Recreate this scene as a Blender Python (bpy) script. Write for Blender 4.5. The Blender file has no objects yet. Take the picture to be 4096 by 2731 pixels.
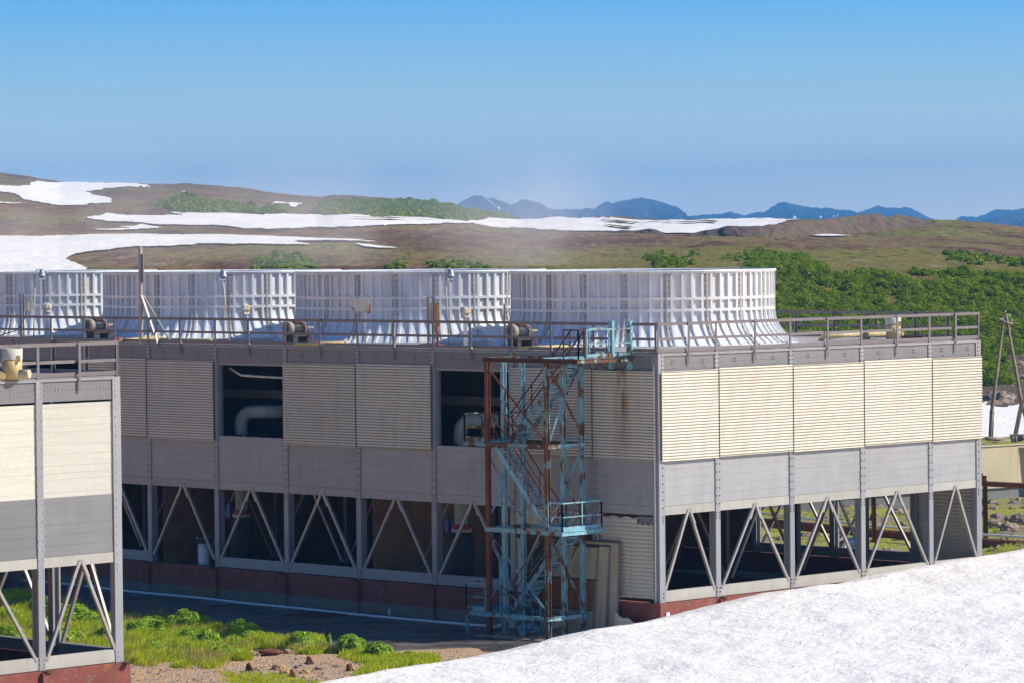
import bpy, math, random
import numpy as np
import time; T00 = time.time()
from mathutils import Vector, Matrix, noise
random.seed(7); rng = np.random.default_rng(7)
S = bpy.context.scene
COL = S.collection
R_ = math.radians
# ------------------------------------------------------------------ camera, sky, sun, exposure
CAM = np.array([-102.71772728, -92.99220601, 13.59734175])
CR = np.array([0.6994827, -0.71458297, -0.00975406])
CU = np.array([0.02634306, 0.01214213, 0.99957922])
CD = np.array([0.71416385, 0.69944532, -0.02731751])
FPX = 14864.4                       # focal length in pixels of the 4096 px wide photograph
cam = bpy.data.cameras.new('camera'); cam.sensor_width = 36; cam.lens = FPX / 4096 * 36
cam.clip_start = 1; cam.clip_end = 60000
co = bpy.data.objects.new('camera', cam); COL.objects.link(co)
co.matrix_world = Matrix(((CR[0], CU[0], -CD[0], CAM[0]), (CR[1], CU[1], -CD[1], CAM[1]), (CR[2], CU[2], -CD[2], CAM[2]), (0, 0, 0, 1)))
S.camera = co
SUN_AZ, SUN_EL = 311.0, 38.0        # mathematical azimuth of the direction towards the sun, elevation
sdir = Vector((math.cos(R_(SUN_AZ)) * math.cos(R_(SUN_EL)), math.sin(R_(SUN_AZ)) * math.cos(R_(SUN_EL)), math.sin(R_(SUN_EL))))
sl = bpy.data.lights.new('sun', 'SUN'); sl.energy = 4.7; sl.angle = R_(.53); sl.color = (1, .93, .82)
so = bpy.data.objects.new('sun', sl); COL.objects.link(so); so.rotation_euler = sdir.to_track_quat('Z', 'Y').to_euler()
W = bpy.data.worlds.new('World'); S.world = W; W.use_nodes = True
nt = W.node_tree; nt.nodes.clear()
wo = nt.nodes.new('ShaderNodeOutputWorld'); bg = nt.nodes.new('ShaderNodeBackground'); sk = nt.nodes.new('ShaderNodeTexSky')
sk.sky_type = 'NISHITA'; sk.sun_disc = False; sk.sun_elevation = R_(SUN_EL); sk.sun_rotation = R_(90 - SUN_AZ) % (2 * math.pi)
sk.air_density = 1.0; sk.dust_density = .15; sk.ozone_density = 2.2; sk.altitude = 900
tc = nt.nodes.new('ShaderNodeTexCoord'); mp = nt.nodes.new('ShaderNodeMapping'); mp.inputs['Location'].default_value = (0, 0, .12)
mp.inputs['Scale'].default_value = (1, 1, 3.2); nm = nt.nodes.new('ShaderNodeVectorMath'); nm.operation = 'NORMALIZE'
hs = nt.nodes.new('ShaderNodeHueSaturation'); hs.inputs['Saturation'].default_value = 1.1
nt.links.new(tc.outputs['Generated'], mp.inputs['Vector']); nt.links.new(mp.outputs[0], nm.inputs[0]); nt.links.new(nm.outputs[0], sk.inputs['Vector'])
nt.links.new(sk.outputs[0], hs.inputs['Color']); sz = nt.nodes.new('ShaderNodeSeparateXYZ'); nt.links.new(tc.outputs['Generated'], sz.inputs[0]); tr = nt.nodes.new('ShaderNodeMath'); tr.operation = 'POWER'; tr.inputs[1].default_value = .5
cl = nt.nodes.new('ShaderNodeMath'); cl.operation = 'MAXIMUM'; cl.inputs[1].default_value = 0; nt.links.new(sz.outputs['Z'], cl.inputs[0]); nt.links.new(cl.outputs[0], tr.inputs[0])
rp = nt.nodes.new('ShaderNodeValToRGB'); el = rp.color_ramp.elements; el[0].position = .0; el[0].color = (1.75, .90, .37, 1); el[1].position = 1; el[1].color = (.20, .345, .48, 1)
for p_, c_ in ((.13, (1.55, .88, .38, 1)), (.19, (1.05, .77, .42, 1)), (.255, (.38, .63, .58, 1)), (.5, (.21, .355, .48, 1))):
    e_ = el.new(p_); e_.color = c_
nt.links.new(tr.outputs[0], rp.inputs[0]); mlt = nt.nodes.new('ShaderNodeMix'); mlt.data_type = 'RGBA'; mlt.blend_type = 'MULTIPLY'; mlt.inputs[0].default_value = 1; nt.links.new(hs.outputs[0], mlt.inputs[6]); nt.links.new(rp.outputs[0], mlt.inputs[7])
nt.links.new(mlt.outputs[2], bg.inputs['Color']); nt.links.new(bg.outputs[0], wo.inputs[0])
bg.inputs['Strength'].default_value = .30   # the ramp above averages about a third
S.view_settings.view_transform = 'Standard'; S.view_settings.look = 'None'; S.view_settings.exposure = .4; S.view_settings.gamma = 1
S.cycles.volume_bounces = 1; S.cycles.max_bounces = 6; S.cycles.transparent_max_bounces = 12

# ------------------------------------------------------------------ helpers
def ray(x, y): return CD + CR * (x - 2048) / FPX - CU * (y - 1365.5) / FPX
def at(x, y, ax, val):
    v = ray(x, y); t = (val - CAM[ax]) / v[ax]; return CAM + t * v
def at_t(x, y, t):
    v = ray(x, y); return CAM + t * v
def atz(x, y, z=-1.35): return at(x, y, 2, z)

def new_obj(name, me, mat, parent=None, loc=None):
    o = bpy.data.objects.new(name, me); COL.objects.link(o)
    if mat:
        for m in (mat if isinstance(mat, (list, tuple)) else [mat]): me.materials.append(m)
    if parent: o.parent = parent
    if loc is not None: o.location = loc
    return o
def tag(o, label=None, cat=None, group=None, kind=None):
    if label: o['label'] = label
    if cat: o['category'] = cat
    if group: o['group'] = group
    if kind: o['kind'] = kind
    return o
def empty(name, loc=(0, 0, 0), rz=0):
    o = bpy.data.objects.new(name, None); COL.objects.link(o); o.location = loc; o.rotation_euler = (0, 0, rz); return o
def copy_tree(o, parent=None):
    c = o.copy(); COL.objects.link(c); c.parent = parent
    for ch in list(o.children): copy_tree(ch, c)
    return c
def np_mesh(name, V, F, smooth=False):
    me = bpy.data.meshes.new(name); V = np.asarray(V, dtype=np.float32); F = np.asarray(F, dtype=np.int32)
    n = F.shape[1]
    me.vertices.add(len(V)); me.vertices.foreach_set('co', V.ravel())
    me.loops.add(F.size); me.loops.foreach_set('vertex_index', F.ravel())
    me.polygons.add(len(F)); me.polygons.foreach_set('loop_start', np.arange(0, F.size, n, dtype=np.int32)); me.polygons.foreach_set('loop_total', np.full(len(F), n, dtype=np.int32))
    me.polygons.foreach_set('use_smooth', np.full(len(F), smooth)); me.update(calc_edges=True); return me
def grid_mesh(name, G, smooth=True, mask=None, wrap=False):
    """G: (rows, cols, 3) positions"""
    r, c = G.shape[:2]; V = G.reshape(-1, 3)
    i = np.arange(r * c).reshape(r, c)
    if wrap: i = np.concatenate([i, i[:, :1]], 1)
    F = np.stack([i[:-1, :-1], i[:-1, 1:], i[1:, 1:], i[1:, :-1]], -1)
    if mask is not None: F = F[mask]
    F = F.reshape(-1, 4)
    if mask is not None:
        u, inv = np.unique(F, return_inverse=True); V = V[u]; F = inv.reshape(-1, 4)
    return np_mesh(name, V, F, smooth)

class MB:
    def __init__(s): s.v = []; s.f = []; s.sm = []; s.mi = []; s.cur = 0
    def add(s, vs, fs, smooth=False):
        b = len(s.v); s.v += [tuple(map(float, v)) for v in vs]; s.f += [tuple(b + i for i in f) for f in fs]; s.sm += [smooth] * len(fs); s.mi += [s.cur] * len(fs); return s
    def box(s, x0, x1, y0, y1, z0, z1):
        return s.add([(x0, y0, z0), (x1, y0, z0), (x1, y1, z0), (x0, y1, z0), (x0, y0, z1), (x1, y0, z1), (x1, y1, z1), (x0, y1, z1)],
                     [(0, 3, 2, 1), (4, 5, 6, 7), (0, 1, 5, 4), (1, 2, 6, 5), (2, 3, 7, 6), (3, 0, 4, 7)])
    def hexa(s, c):   # eight corners, bottom four then top four
        return s.add(c, [(0, 3, 2, 1), (4, 5, 6, 7), (0, 1, 5, 4), (1, 2, 6, 5), (2, 3, 7, 6), (3, 0, 4, 7)])
    def beam(s, p, q, w, h=None, up=(0, 0, 1)):
        h = h or w; p = Vector(p); q = Vector(q); d = (q - p).normalized(); u = Vector(up)
        if abs(d.dot(u)) > .98: u = Vector((1, 0, 0))
        a = d.cross(u).normalized(); b = a.cross(d).normalized()
        c = []
        for P in (p, q):
            for sa, sb in ((-1, -1), (1, -1), (1, 1), (-1, 1)): c.append(P + a * sa * w / 2 + b * sb * h / 2)
        return s.add(c, [(0, 1, 2, 3), (7, 6, 5, 4), (0, 4, 5, 1), (1, 5, 6, 2), (2, 6, 7, 3), (3, 7, 4, 0)])
    def chan(s, p, q, w, h, t=.012, up=(0, 0, 1)):   # an I or H section bar
        p = Vector(p); q = Vector(q); d = (q - p).normalized(); u = Vector(up)
        if abs(d.dot(u)) > .98: u = Vector((1, 0, 0))
        a = d.cross(u).normalized(); b = a.cross(d).normalized()
        s.beam(p + b * (h / 2 - t / 2), q + b * (h / 2 - t / 2), w, t, up); s.beam(p - b * (h / 2 - t / 2), q - b * (h / 2 - t / 2), w, t, up)
        return s.beam(p, q, t, h - 2 * t - .002, up)
    def tube(s, pts, r, n=10, cap=True, rs=None):
        pts = [Vector(p) for p in pts]; b0 = len(s.v); prev = None
        for i, P in enumerate(pts):
            d = (pts[min(i + 1, len(pts) - 1)] - pts[max(i - 1, 0)]).normalized()
            if prev is None: a = d.orthogonal().normalized()
            else: a = (prev - d * prev.dot(d)).normalized()
            prev = a; b = d.cross(a); rr = rs[i] if rs else r
            for k in range(n):
                t = 2 * math.pi * k / n; s.v.append(tuple(P + (a * math.cos(t) + b * math.sin(t)) * rr))
        for i in range(len(pts) - 1):
            for k in range(n):
                A = b0 + i * n + k; Bq = b0 + i * n + (k + 1) % n; s.f.append((A, Bq, Bq + n, A + n)); s.sm.append(True)
        if cap:
            s.f.append(tuple(b0 + k for k in reversed(range(n)))); s.sm.append(False)
            s.f.append(tuple(b0 + (len(pts) - 1) * n + k for k in range(n))); s.sm.append(False)
        return s
    def lathe(s, prof, c=(0, 0, 0), n=24, axis='Z', cap=True):
        pts = []; 
        for z, r in prof: pts.append((z, r))
        b0 = len(s.v)
        for z, r in pts:
            for k in range(n):
                t = 2 * math.pi * k / n; a, b = r * math.cos(t), r * math.sin(t)
                s.v.append((c[0] + a, c[1] + b, c[2] + z) if axis == 'Z' else ((c[0] + z, c[1] + a, c[2] + b) if axis == 'X' else (c[0] + b, c[1] + z, c[2] + a)))
        for i in range(len(pts) - 1):
            for k in range(n):
                A = b0 + i * n + k; Bq = b0 + i * n + (k + 1) % n; s.f.append((A, Bq, Bq + n, A + n)); s.sm.append(True)
        if cap:
            s.f.append(tuple(b0 + k for k in reversed(range(n)))); s.sm.append(False)
            s.f.append(tuple(b0 + (len(pts) - 1) * n + k for k in range(n))); s.sm.append(False)
        return s
    def mesh(s, name):
        me = bpy.data.meshes.new(name); me.from_pydata(s.v, [], s.f); me.polygons.foreach_set('use_smooth', s.sm)
        if any(s.mi): me.polygons.foreach_set('material_index', s.mi + [0] * (len(s.f) - len(s.mi)))
        me.update(); return me
    def build(s, name, mat, parent=None, loc=None):
        return new_obj(name, s.mesh(name), mat, parent, loc)

# ------------------------------------------------------------------ materials
def lin(c): return tuple(((v / 255) / 12.92 if v / 255 <= .04045 else ((v / 255 + .055) / 1.055) ** 2.4) for v in c)
class NT:
    def __init__(s, name):
        s.m = bpy.data.materials.new(name); s.m.use_nodes = True; s.t = s.m.node_tree; s.b = s.t.nodes['Principled BSDF']; s.pos = s.n('ShaderNodeNewGeometry').outputs['Position']
    def n(s, typ, **k):
        o = s.t.nodes.new(typ)
        for a, b in k.items(): setattr(o, a, b)
        return o
    def l(s, a, b): s.t.links.new(a, b)
    def map(s, scale, loc=(0, 0, 0), src=None):
        m = s.n('ShaderNodeMapping'); m.inputs['Scale'].default_value = scale; m.inputs['Location'].default_value = loc; s.l(src or s.pos, m.inputs['Vector']); return m.outputs[0]
    def noise(s, vec, scale=1, detail=4, rough=.55, dist=0):
        o = s.n('ShaderNodeTexNoise'); o.inputs['Scale'].default_value = scale; o.inputs['Detail'].default_value = detail; o.inputs['Roughness'].default_value = rough; o.inputs['Distortion'].default_value = dist; s.l(vec, o.inputs['Vector']); return o.outputs['Fac']
    def ramp(s, fac, p0, p1, c0=(0, 0, 0), c1=(1, 1, 1)):
        o = s.n('ShaderNodeValToRGB'); e = o.color_ramp.elements; e[0].position = p0; e[1].position = p1; e[0].color = (*c0, 1); e[1].color = (*c1, 1); s.l(fac, o.inputs[0]); return o.outputs[0]
    def mix(s, fac, a, b, mode='MIX'):
        o = s.n('ShaderNodeMix', data_type='RGBA', blend_type=mode)
        for sock, v in ((o.inputs[0], fac), (o.inputs[6], a), (o.inputs[7], b)):
            if hasattr(v, 'is_output') or hasattr(v, 'links'): s.l(v, sock)
            elif isinstance(v, (int, float)): sock.default_value = v
            else: sock.default_value = (*v, 1)
        return o.outputs[2]
    def math(s, op, a, b=None):
        o = s.n('ShaderNodeMath', operation=op)
        for i, v in enumerate((a, b)):
            if v is None: continue
            if isinstance(v, (int, float)): o.inputs[i].default_value = v
            else: s.l(v, o.inputs[i])
        return o.outputs[0]
    def bump(s, h, strength=.3, dist=.02):
        o = s.n('ShaderNodeBump'); o.inputs['Strength'].default_value = strength; o.inputs['Distance'].default_value = dist; s.l(h, o.inputs['Height']); s.l(o.outputs[0], s.b.inputs['Normal'])
def pmat(name, col, rough=.6, metal=0, var=.12, vs=1.5, streak=0., horiz=0., rust=0., rustcol=(.16, .05, .018), bump=0., bs=25, spec=.4, peel=None, peelcol=None):
    k = NT(name); c = tuple(col)
    f = k.noise(k.pos, vs, 6, .6)
    col_ = k.mix(k.ramp(f, .3, .7), tuple(v * (1 - var) for v in c), tuple(min(1, v * (1 + var)) for v in c))
    if streak:
        g = k.noise(k.map((3.5, 3.5, .35)), 1, 5, .6)
        col_ = k.mix(k.math('MULTIPLY', k.ramp(g, .5, .75), streak), col_, tuple(v * q for v, q in zip(c, (.5, .43, .35))))
    if horiz:
        g = k.noise(k.map((.5, .5, 14)), 1, 5, .65)
        col_ = k.mix(k.math('MULTIPLY', k.ramp(g, .4, .68), horiz), col_, tuple(v * .72 for v in c))
    if peel is not None:
        g = k.noise(k.map((1.6, 1.6, 1.)), 1.6, 8, .62, .3)
        col_ = k.mix(k.ramp(g, peel - .015, peel + .015), peelcol, col_)
        h = k.noise(k.map((9, 9, 2)), 1.3, 6, .7)
        col_ = k.mix(k.math('MULTIPLY', k.ramp(h, .46, .66), .75), col_, (.19, .155, .06))
    if rust:
        g = k.noise(k.map((2.2, 2.2, .8)), 1.3, 8, .68, .2)
        col_ = k.mix(k.ramp(g, 1 - rust - .06, 1 - rust + .06), col_, k.mix(k.noise(k.pos, 20, 4), rustcol, tuple(v * 2.1 for v in rustcol)))
    oi = k.n('ShaderNodeObjectInfo'); vv = k.math('ADD', k.math('MULTIPLY', oi.outputs['Random'], .16), .92); hv = k.n('ShaderNodeHueSaturation'); k.l(vv, hv.inputs['Value']); k.l(col_, hv.inputs['Color']); col_ = hv.outputs[0]
    k.l(col_, k.b.inputs['Base Color']); k.b.inputs['Roughness'].default_value = rough; k.b.inputs['Metallic'].default_value = metal
    k.b.inputs['Specular IOR Level'].default_value = spec
    if bump: k.bump(k.noise(k.pos, bs, 5), bump, .02)
    return k.m
M = {}
M['grey'] = pmat('weathered grey cladding', (.33, .327, .322), .5, 0, .09, .8, streak=.22, horiz=.22)
M['greyb'] = pmat('darker grey fibre board', (.20, .198, .198), .55, 0, .07, .9, streak=.15, horiz=.3)
M['greyd'] = pmat('dull grey fascia board', (.205, .202, .205), .5, 0, .07, .9, streak=.18, horiz=.15, rust=.26, rustcol=(.2, .1, .03))
M['frame'] = pmat('grey painted column steel', (.285, .285, .29), .45, 0, .07, 1.2, streak=.2)
M['rail'] = pmat('grey railing steel', (.18, .16, .16), .45, 0, .08, 3, streak=.1)
M['sill'] = pmat('pale grey sill channel', (.40, .385, .335), .5, 0, .08, 1.2, streak=.25, rust=.2, rustcol=(.3, .2, .07))
M['cream2'] = pmat('cream coarse corrugated sheet', (.60, .54, .42), .55, 0, .05, .7, streak=.3, rust=.24, rustcol=(.33, .14, .02))
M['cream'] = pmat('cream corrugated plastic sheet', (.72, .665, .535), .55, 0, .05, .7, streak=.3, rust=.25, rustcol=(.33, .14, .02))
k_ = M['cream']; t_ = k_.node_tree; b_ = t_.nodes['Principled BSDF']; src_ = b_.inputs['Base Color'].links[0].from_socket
def nd(op, a, b=None, c=None):
    o = t_.nodes.new('ShaderNodeMath'); o.operation = op
    for i_, v_ in enumerate((a, b, c)):
        if v_ is None: continue
        if isinstance(v_, (int, float)): o.inputs[i_].default_value = v_
        else: t_.links.new(v_, o.inputs[i_])
    return o.outputs[0]
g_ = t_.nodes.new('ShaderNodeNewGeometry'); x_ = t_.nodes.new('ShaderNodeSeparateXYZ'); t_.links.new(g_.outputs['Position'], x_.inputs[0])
fr_ = nd('FRACT', nd('ADD', nd('DIVIDE', x_.outputs['Z'], .112), -.25)); dd_ = nd('ABSOLUTE', nd('SUBTRACT', fr_, .5)); mk_ = nd('LESS_THAN', dd_, .15)  # groove lines: brown dirt, with the shade of the groove painted into the colour
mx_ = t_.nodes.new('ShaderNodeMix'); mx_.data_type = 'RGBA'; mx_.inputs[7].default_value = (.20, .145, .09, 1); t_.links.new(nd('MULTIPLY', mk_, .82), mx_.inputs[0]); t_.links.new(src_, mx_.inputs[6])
nz_ = t_.nodes.new('ShaderNodeTexNoise'); nz_.inputs['Scale'].default_value = 1.6; nz_.inputs['Detail'].default_value = 6; mq_ = t_.nodes.new('ShaderNodeMapping'); mq_.inputs['Scale'].default_value = (1, 2.6, .5); t_.links.new(g_.outputs['Position'], mq_.inputs['Vector']); t_.links.new(mq_.outputs[0], nz_.inputs['Vector'])
ga_ = nd('MAXIMUM', nd('SUBTRACT', 1.0, nd('DIVIDE', nd('ABSOLUTE', nd('SUBTRACT', x_.outputs['Y'], 1.68)), nd('ADD', nd('MULTIPLY', nd('SUBTRACT', 8.7, x_.outputs['Z']), .12), .34))), 0.0)
gz_ = nd('MINIMUM', nd('MAXIMUM', nd('MULTIPLY', nd('SUBTRACT', x_.outputs['Z'], 5.2), .33), 0.0), 1.0); gx_ = nd('LESS_THAN', x_.outputs['X'], .3)
mr_ = nd('MINIMUM', nd('MULTIPLY', nd('MULTIPLY', nd('MULTIPLY', ga_, gz_), gx_), nd('MULTIPLY', nd('MAXIMUM', nd('SUBTRACT', nz_.outputs['Fac'], .3), 0.0), 4.5)), .92)
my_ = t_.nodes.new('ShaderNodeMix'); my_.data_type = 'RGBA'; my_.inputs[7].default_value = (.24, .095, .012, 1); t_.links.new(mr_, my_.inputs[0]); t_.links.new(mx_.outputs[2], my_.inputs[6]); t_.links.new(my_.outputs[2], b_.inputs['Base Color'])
M['frp'] = pmat('cream fibre board', (.56, .54, .46), .7, 0, .06, 6, horiz=.38)
M['brace'] = pmat('galvanised brace steel', (.36, .33, .30), .5, .2, .1, 2, streak=.2)
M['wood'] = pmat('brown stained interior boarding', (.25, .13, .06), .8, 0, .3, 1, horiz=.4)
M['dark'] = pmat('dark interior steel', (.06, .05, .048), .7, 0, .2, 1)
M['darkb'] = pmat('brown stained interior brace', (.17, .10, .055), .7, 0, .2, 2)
M['roof'] = pmat('grey roof deck', (.34, .31, .30), .8, 0, .15, 1.2, bump=.2)
M['white'] = None
M['yellow'] = pmat('faded yellow fibreglass', (.58, .45, .20), .5, 0, .15, 3, streak=.25)
M['ochre'] = pmat('ochre filament wound pipe', (.46, .38, .20), .55, 0, .2, 4, streak=.4, rust=.2, rustcol=(.16, .1, .06))
M['rust'] = pmat('rusted brown steel', (.16, .052, .022), .85, 0, .35, 3, streak=.35, rust=.42, rustcol=(.2, .055, .014), bump=.25)
M['rustd'] = pmat('dark rusted steel', (.09, .035, .02), .85, 0, .35, 3, bump=.2)
M['blue'] = pmat('flaking light blue paint', (.20, .41, .48), .5, 0, .15, 2, peel=.45, peelcol=(.13, .045, .02))
M['bluer'] = pmat('mostly rusted light blue paint', (.19, .37, .40), .6, 0, .15, 2, peel=.55, peelcol=(.12, .038, .016))
M['bluec'] = pmat('sound light blue paint', (.23, .48, .57), .45, 0, .12, 2, peel=.38, peelcol=(.15, .06, .025))
M['motor'] = pmat('dusty grey motor paint', (.30, .27, .22), .6, 0, .15, 5, rust=.3)
M['motord'] = pmat('dark motor cooling fins', (.10, .12, .13), .5, 0, .15, 5)
M['lampm'] = pmat('grey cast lamp housing', (.33, .36, .42), .4, .4, .12, 5)
M['plastic'] = pmat('crumpled plastic wrapping', (.62, .58, .5), .35, 0, .2, 9, rust=.42, rustcol=(.3, .14, .03), bump=.8, bs=14)
M['boxp'] = pmat('cream painted junction box', (.55, .52, .40), .5, 0, .1, 3, rust=.38, rustcol=(.3, .12, .02))
M['boxr'] = pmat('rusted through panel', (.5, .33, .12), .7, 0, .2, 3, rust=.55, rustcol=(.22, .08, .015))
M['pipe'] = pmat('dusty pale green pipe', (.40, .47, .43), .6, 0, .12, 2, streak=.3)
M['redp'] = pmat('red flange paint', (.35, .03, .03), .5, 0, .15, 3)
M['bluep'] = pmat('blue valve paint', (.03, .1, .3), .5, 0, .15, 3)
M['bluepd'] = pmat('dark blue basin pipe', (.012, .03, .075), .35, 0, .2, 3)
M['black'] = pmat('dark riser lagging', (.035, .033, .032), .8, 0, .2, 2)
M['wpipe'] = pmat('white plastic pipe', (.72, .72, .70), .45, 0, .08, 3, streak=.3)
M['maroon'] = pmat('maroon painted pipe', (.16, .05, .045), .5, 0, .15, 3)
M['hose'] = pmat('black rubber cable', (.02, .02, .022), .5, 0, .1, 3)
M['timber'] = pmat('weathered grey timber', (.26, .20, .15), .85, 0, .25, 3, streak=.6, bump=.5, bs=18)
M['tank'] = pmat('dull cream tank paint', (.56, .48, .32), .6, 0, .08, .5, streak=.3, rust=.2, rustcol=(.24, .12, .03))
M['rock'] = pmat('grey brown rock', (.27, .20, .15), .9, 0, .35, 2.5, bump=1, bs=6)
M['orock'] = pmat('ochre stained stone', (.40, .26, .12), .9, 0, .35, 4, bump=1, bs=10)
M['sheet'] = pmat('cream ribbed panel sheet', (.50, .41, .26), .65, 0, .1, 1.2, streak=.5, rust=.3, rustcol=(.22, .08, .015))
M['sheetr'] = pmat('orange rust stained panel sheet', (.30, .11, .025), .75, 0, .3, 1.2, streak=.5)
M['sign'] = pmat('white enamel plate', (.75, .75, .8), .4, 0, .03, 3)
M['yhose'] = pmat('dusty red hose', (.3, .06, .07), .5, 0, .1, 3)
# glossy white glass-fibre of the fan stacks with rust tears
k = NT('white glass fibre stack shell'); f = k.noise(k.pos, 1.1, 6); c_ = k.mix(k.ramp(f, .3, .7), (.66, .68, .69), (.75, .77, .775))
g = k.noise(k.map((2.4, 2.4, .25)), 1.2, 6, .65); c_ = k.mix(k.math('MULTIPLY', k.ramp(g, .48, .72), .6), c_, (.50, .43, .34))
k.l(c_, k.b.inputs['Base Color']); k.b.inputs['Roughness'].default_value = .32; k.b.inputs['Specular IOR Level'].default_value = .5; M['white'] = k.m
M['seam'] = pmat('grey stained seam flange', (.66, .64, .60), .5, 0, .08, 3, rust=.28, rustcol=(.2, .09, .02))
M['bolt'] = pmat('grey bolt heads', (.5, .47, .45), .4, .5, .1, 3)
M['boltd'] = pmat('dark bolt heads', (.12, .10, .09), .5, .3, .1, 3)
# basin: red paint above bare concrete
k = NT('red painted basin concrete'); f = k.noise(k.pos, 1.6, 8, .65); f2 = k.noise(k.map((3, 3, .4)), 1, 6, .6)
red = k.mix(k.ramp(f, .3, .7), (.17, .042, .032), (.27, .078, .055)); conc = k.mix(k.noise(k.pos, 5, 8, .7), (.10, .09, .07), (.26, .23, .19))
red = k.mix(k.math('MULTIPLY', k.ramp(f2, .55, .7), .6), red, (.12, .06, .03))
sx = k.n('ShaderNodeSeparateXYZ'); k.l(k.pos, sx.inputs[0]); zz = k.math('ADD', sx.outputs['Z'], k.math('MULTIPLY', k.math('SUBTRACT', k.noise(k.pos, 2.5, 6, .7), .5), .3))
mk = k.ramp(k.math('ADD', zz, 1.0), .095, .12); c_ = k.mix(mk, conc, red)
c_ = k.mix(k.ramp(k.noise(k.pos, 2.3, 10, .72, .4), .60, .635), c_, conc)
c_ = k.mix(k.ramp(k.noise(k.map((.35, .35, .5), (3, 7, 0)), 1, 6, .6), .60, .68), c_, (.34, .12, .025))
k.l(c_, k.b.inputs['Base Color']); k.b.inputs['Roughness'].default_value = .85; k.bump(k.noise(k.pos, 12, 8, .7), .5, .03); M['basin'] = k.m
# glass for the lamps
k = NT('lamp glass jar'); k.b.inputs['Base Color'].default_value = (.9, .95, 1, 1); k.b.inputs['Transmission Weight'].default_value = .9; k.b.inputs['Roughness'].default_value = .05; M['glass'] = k.m
# water
k = NT('basin water'); k.b.inputs['Base Color'].default_value = (.01, .025, .04, 1); k.b.inputs['Roughness'].default_value = .12; k.bump(k.noise(k.pos, 6, 4), .3, .03); M['water'] = k.m
# snow
def snowmat(name, big=1.):
    k = NT(name); v = k.map((1, 1, 1)); n1 = k.noise(v, .5 * big, 7, .65); n2 = k.noise(v, 3.2 * big, 5, .62, .4); n3 = k.noise(v, 1.3 * big, 7, .75)
    c_ = k.mix(k.ramp(n1, .35, .7), (.81, .76, .69), (.90, .855, .79)); c_ = k.mix(k.math('MULTIPLY', k.ramp(n3, .54, .70), .2), c_, (.44, .40, .35)); c_ = k.mix(k.math('MULTIPLY', k.ramp(k.noise(v, 9 * big, 3, .6), .66, .72), .6), c_, (.12, .10, .08))
    k.l(c_, k.b.inputs['Base Color']); k.b.inputs['Roughness'].default_value = .8; k.b.inputs['Specular IOR Level'].default_value = .2
    k.bump(k.math('ADD', n2, k.math('MULTIPLY', n3, .5)), .7, .14 / big); return k.m
M['snow'] = snowmat('old summer snow'); M['snowfar'] = snowmat('far snow', .15)
# ground cover far
def hillmat():
    k = NT('tundra hillside'); rm = k.n('ShaderNodeMapping'); rm.inputs['Rotation'].default_value = (0, 0, R_(-44.4)); k.l(k.pos, rm.inputs['Vector']); v = k.map((.14, 1, .6), (0, 0, 0), rm.outputs[0]); v2 = k.map((.4, 1, .6), (0, 0, 0), rm.outputs[0])
    a = k.noise(v2, .010, 8, .65); b = k.noise(v, .07, 9, .75, .3); c = k.noise(v, .45, 8, .8)
    col = k.mix(k.ramp(b, .42, .58), (.115, .058, .028), (.27, .155, .08))
    col = k.mix(k.ramp(k.math('ADD', a, k.math('MULTIPLY', k.math('SUBTRACT', b, .5), .8)), .47, .60), col, (.20, .175, .04))
    col = k.mix(k.math('MULTIPLY', k.ramp(k.noise(v2, .03, 8, .7, .5), .54, .62), .7), col, (.17, .20, .03))
    col = k.mix(k.math('MULTIPLY', k.ramp(c, .52, .62), .7), col, (.34, .25, .15))
    col = k.mix(k.math('MULTIPLY', k.ramp(k.noise(v, .8, 8, .8), .51, .60), .75), col, (.04, .03, .016))
    k.l(col, k.b.inputs['Base Color']); k.b.inputs['Roughness'].default_value = 1; k.b.inputs['Specular IOR Level'].default_value = .05; k.bump(k.noise(v, .5, 8, .75), 1, .8); return k.m
M['hill'] = hillmat()
k = NT('far mountain rock and scrub'); c_ = k.mix(k.ramp(k.noise(k.map((1, 1, 1.5)), .004, 8, .65), .4, .62), (.010, .016, .012), (.035, .03, .026)); k.l(c_, k.b.inputs['Base Color']); k.b.inputs['Roughness'].default_value = 1; k.b.inputs['Specular IOR Level'].default_value = 0; M['mount'] = k.m
k = NT('scree mound earth'); c_ = k.mix(k.ramp(k.noise(k.pos, .25, 8, .7), .35, .65), (.07, .044, .025), (.165, .105, .058)); c_ = k.mix(k.ramp(k.noise(k.pos, .05, 7, .7, .5), .54, .6), c_, (.09, .12, .025)); c_ = k.mix(k.math('MULTIPLY', k.ramp(k.noise(k.pos, 1.5, 5, .7), .55, .65), .5), c_, (.22, .17, .13)); k.l(c_, k.b.inputs['Base Color']); k.b.inputs['Roughness'].default_value = 1; k.bump(k.noise(k.pos, .9, 8, .75), 1, .5); M['mound'] = k.m
def leafmat(name, c0, c1, tr=.35):
    k = NT(name); f = k.noise(k.pos, 1.3, 4); r = k.n('ShaderNodeNewGeometry').outputs['Random Per Island']
    c_ = k.mix(k.ramp(k.math('ADD', k.math('MULTIPLY', f, .5), k.math('MULTIPLY', r, .5)), .3, .7), c0, c1)
    k.l(c_, k.b.inputs['Base Color']); k.b.inputs['Roughness'].default_value = .6; k.b.inputs['Specular IOR Level'].default_value = .15
    t = k.n('ShaderNodeBsdfTranslucent'); k.l(k.mix(.5, c_, (.25, .4, .02)), t.inputs['Color']); mx = k.n('ShaderNodeMixShader'); mx.inputs[0].default_value = tr
    k.l(k.b.outputs[0], mx.inputs[1]); k.l(t.outputs[0], mx.inputs[2]); k.l(mx.outputs[0], k.t.nodes['Material Output'].inputs[0]); return k.m
M['leaf'] = leafmat('broad green leaves', (.22, .38, .03), (.52, .70, .08))
M['alder'] = leafmat('alder scrub leaves', (.060, .115, .003), (.34, .43, .010), .35)
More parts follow.
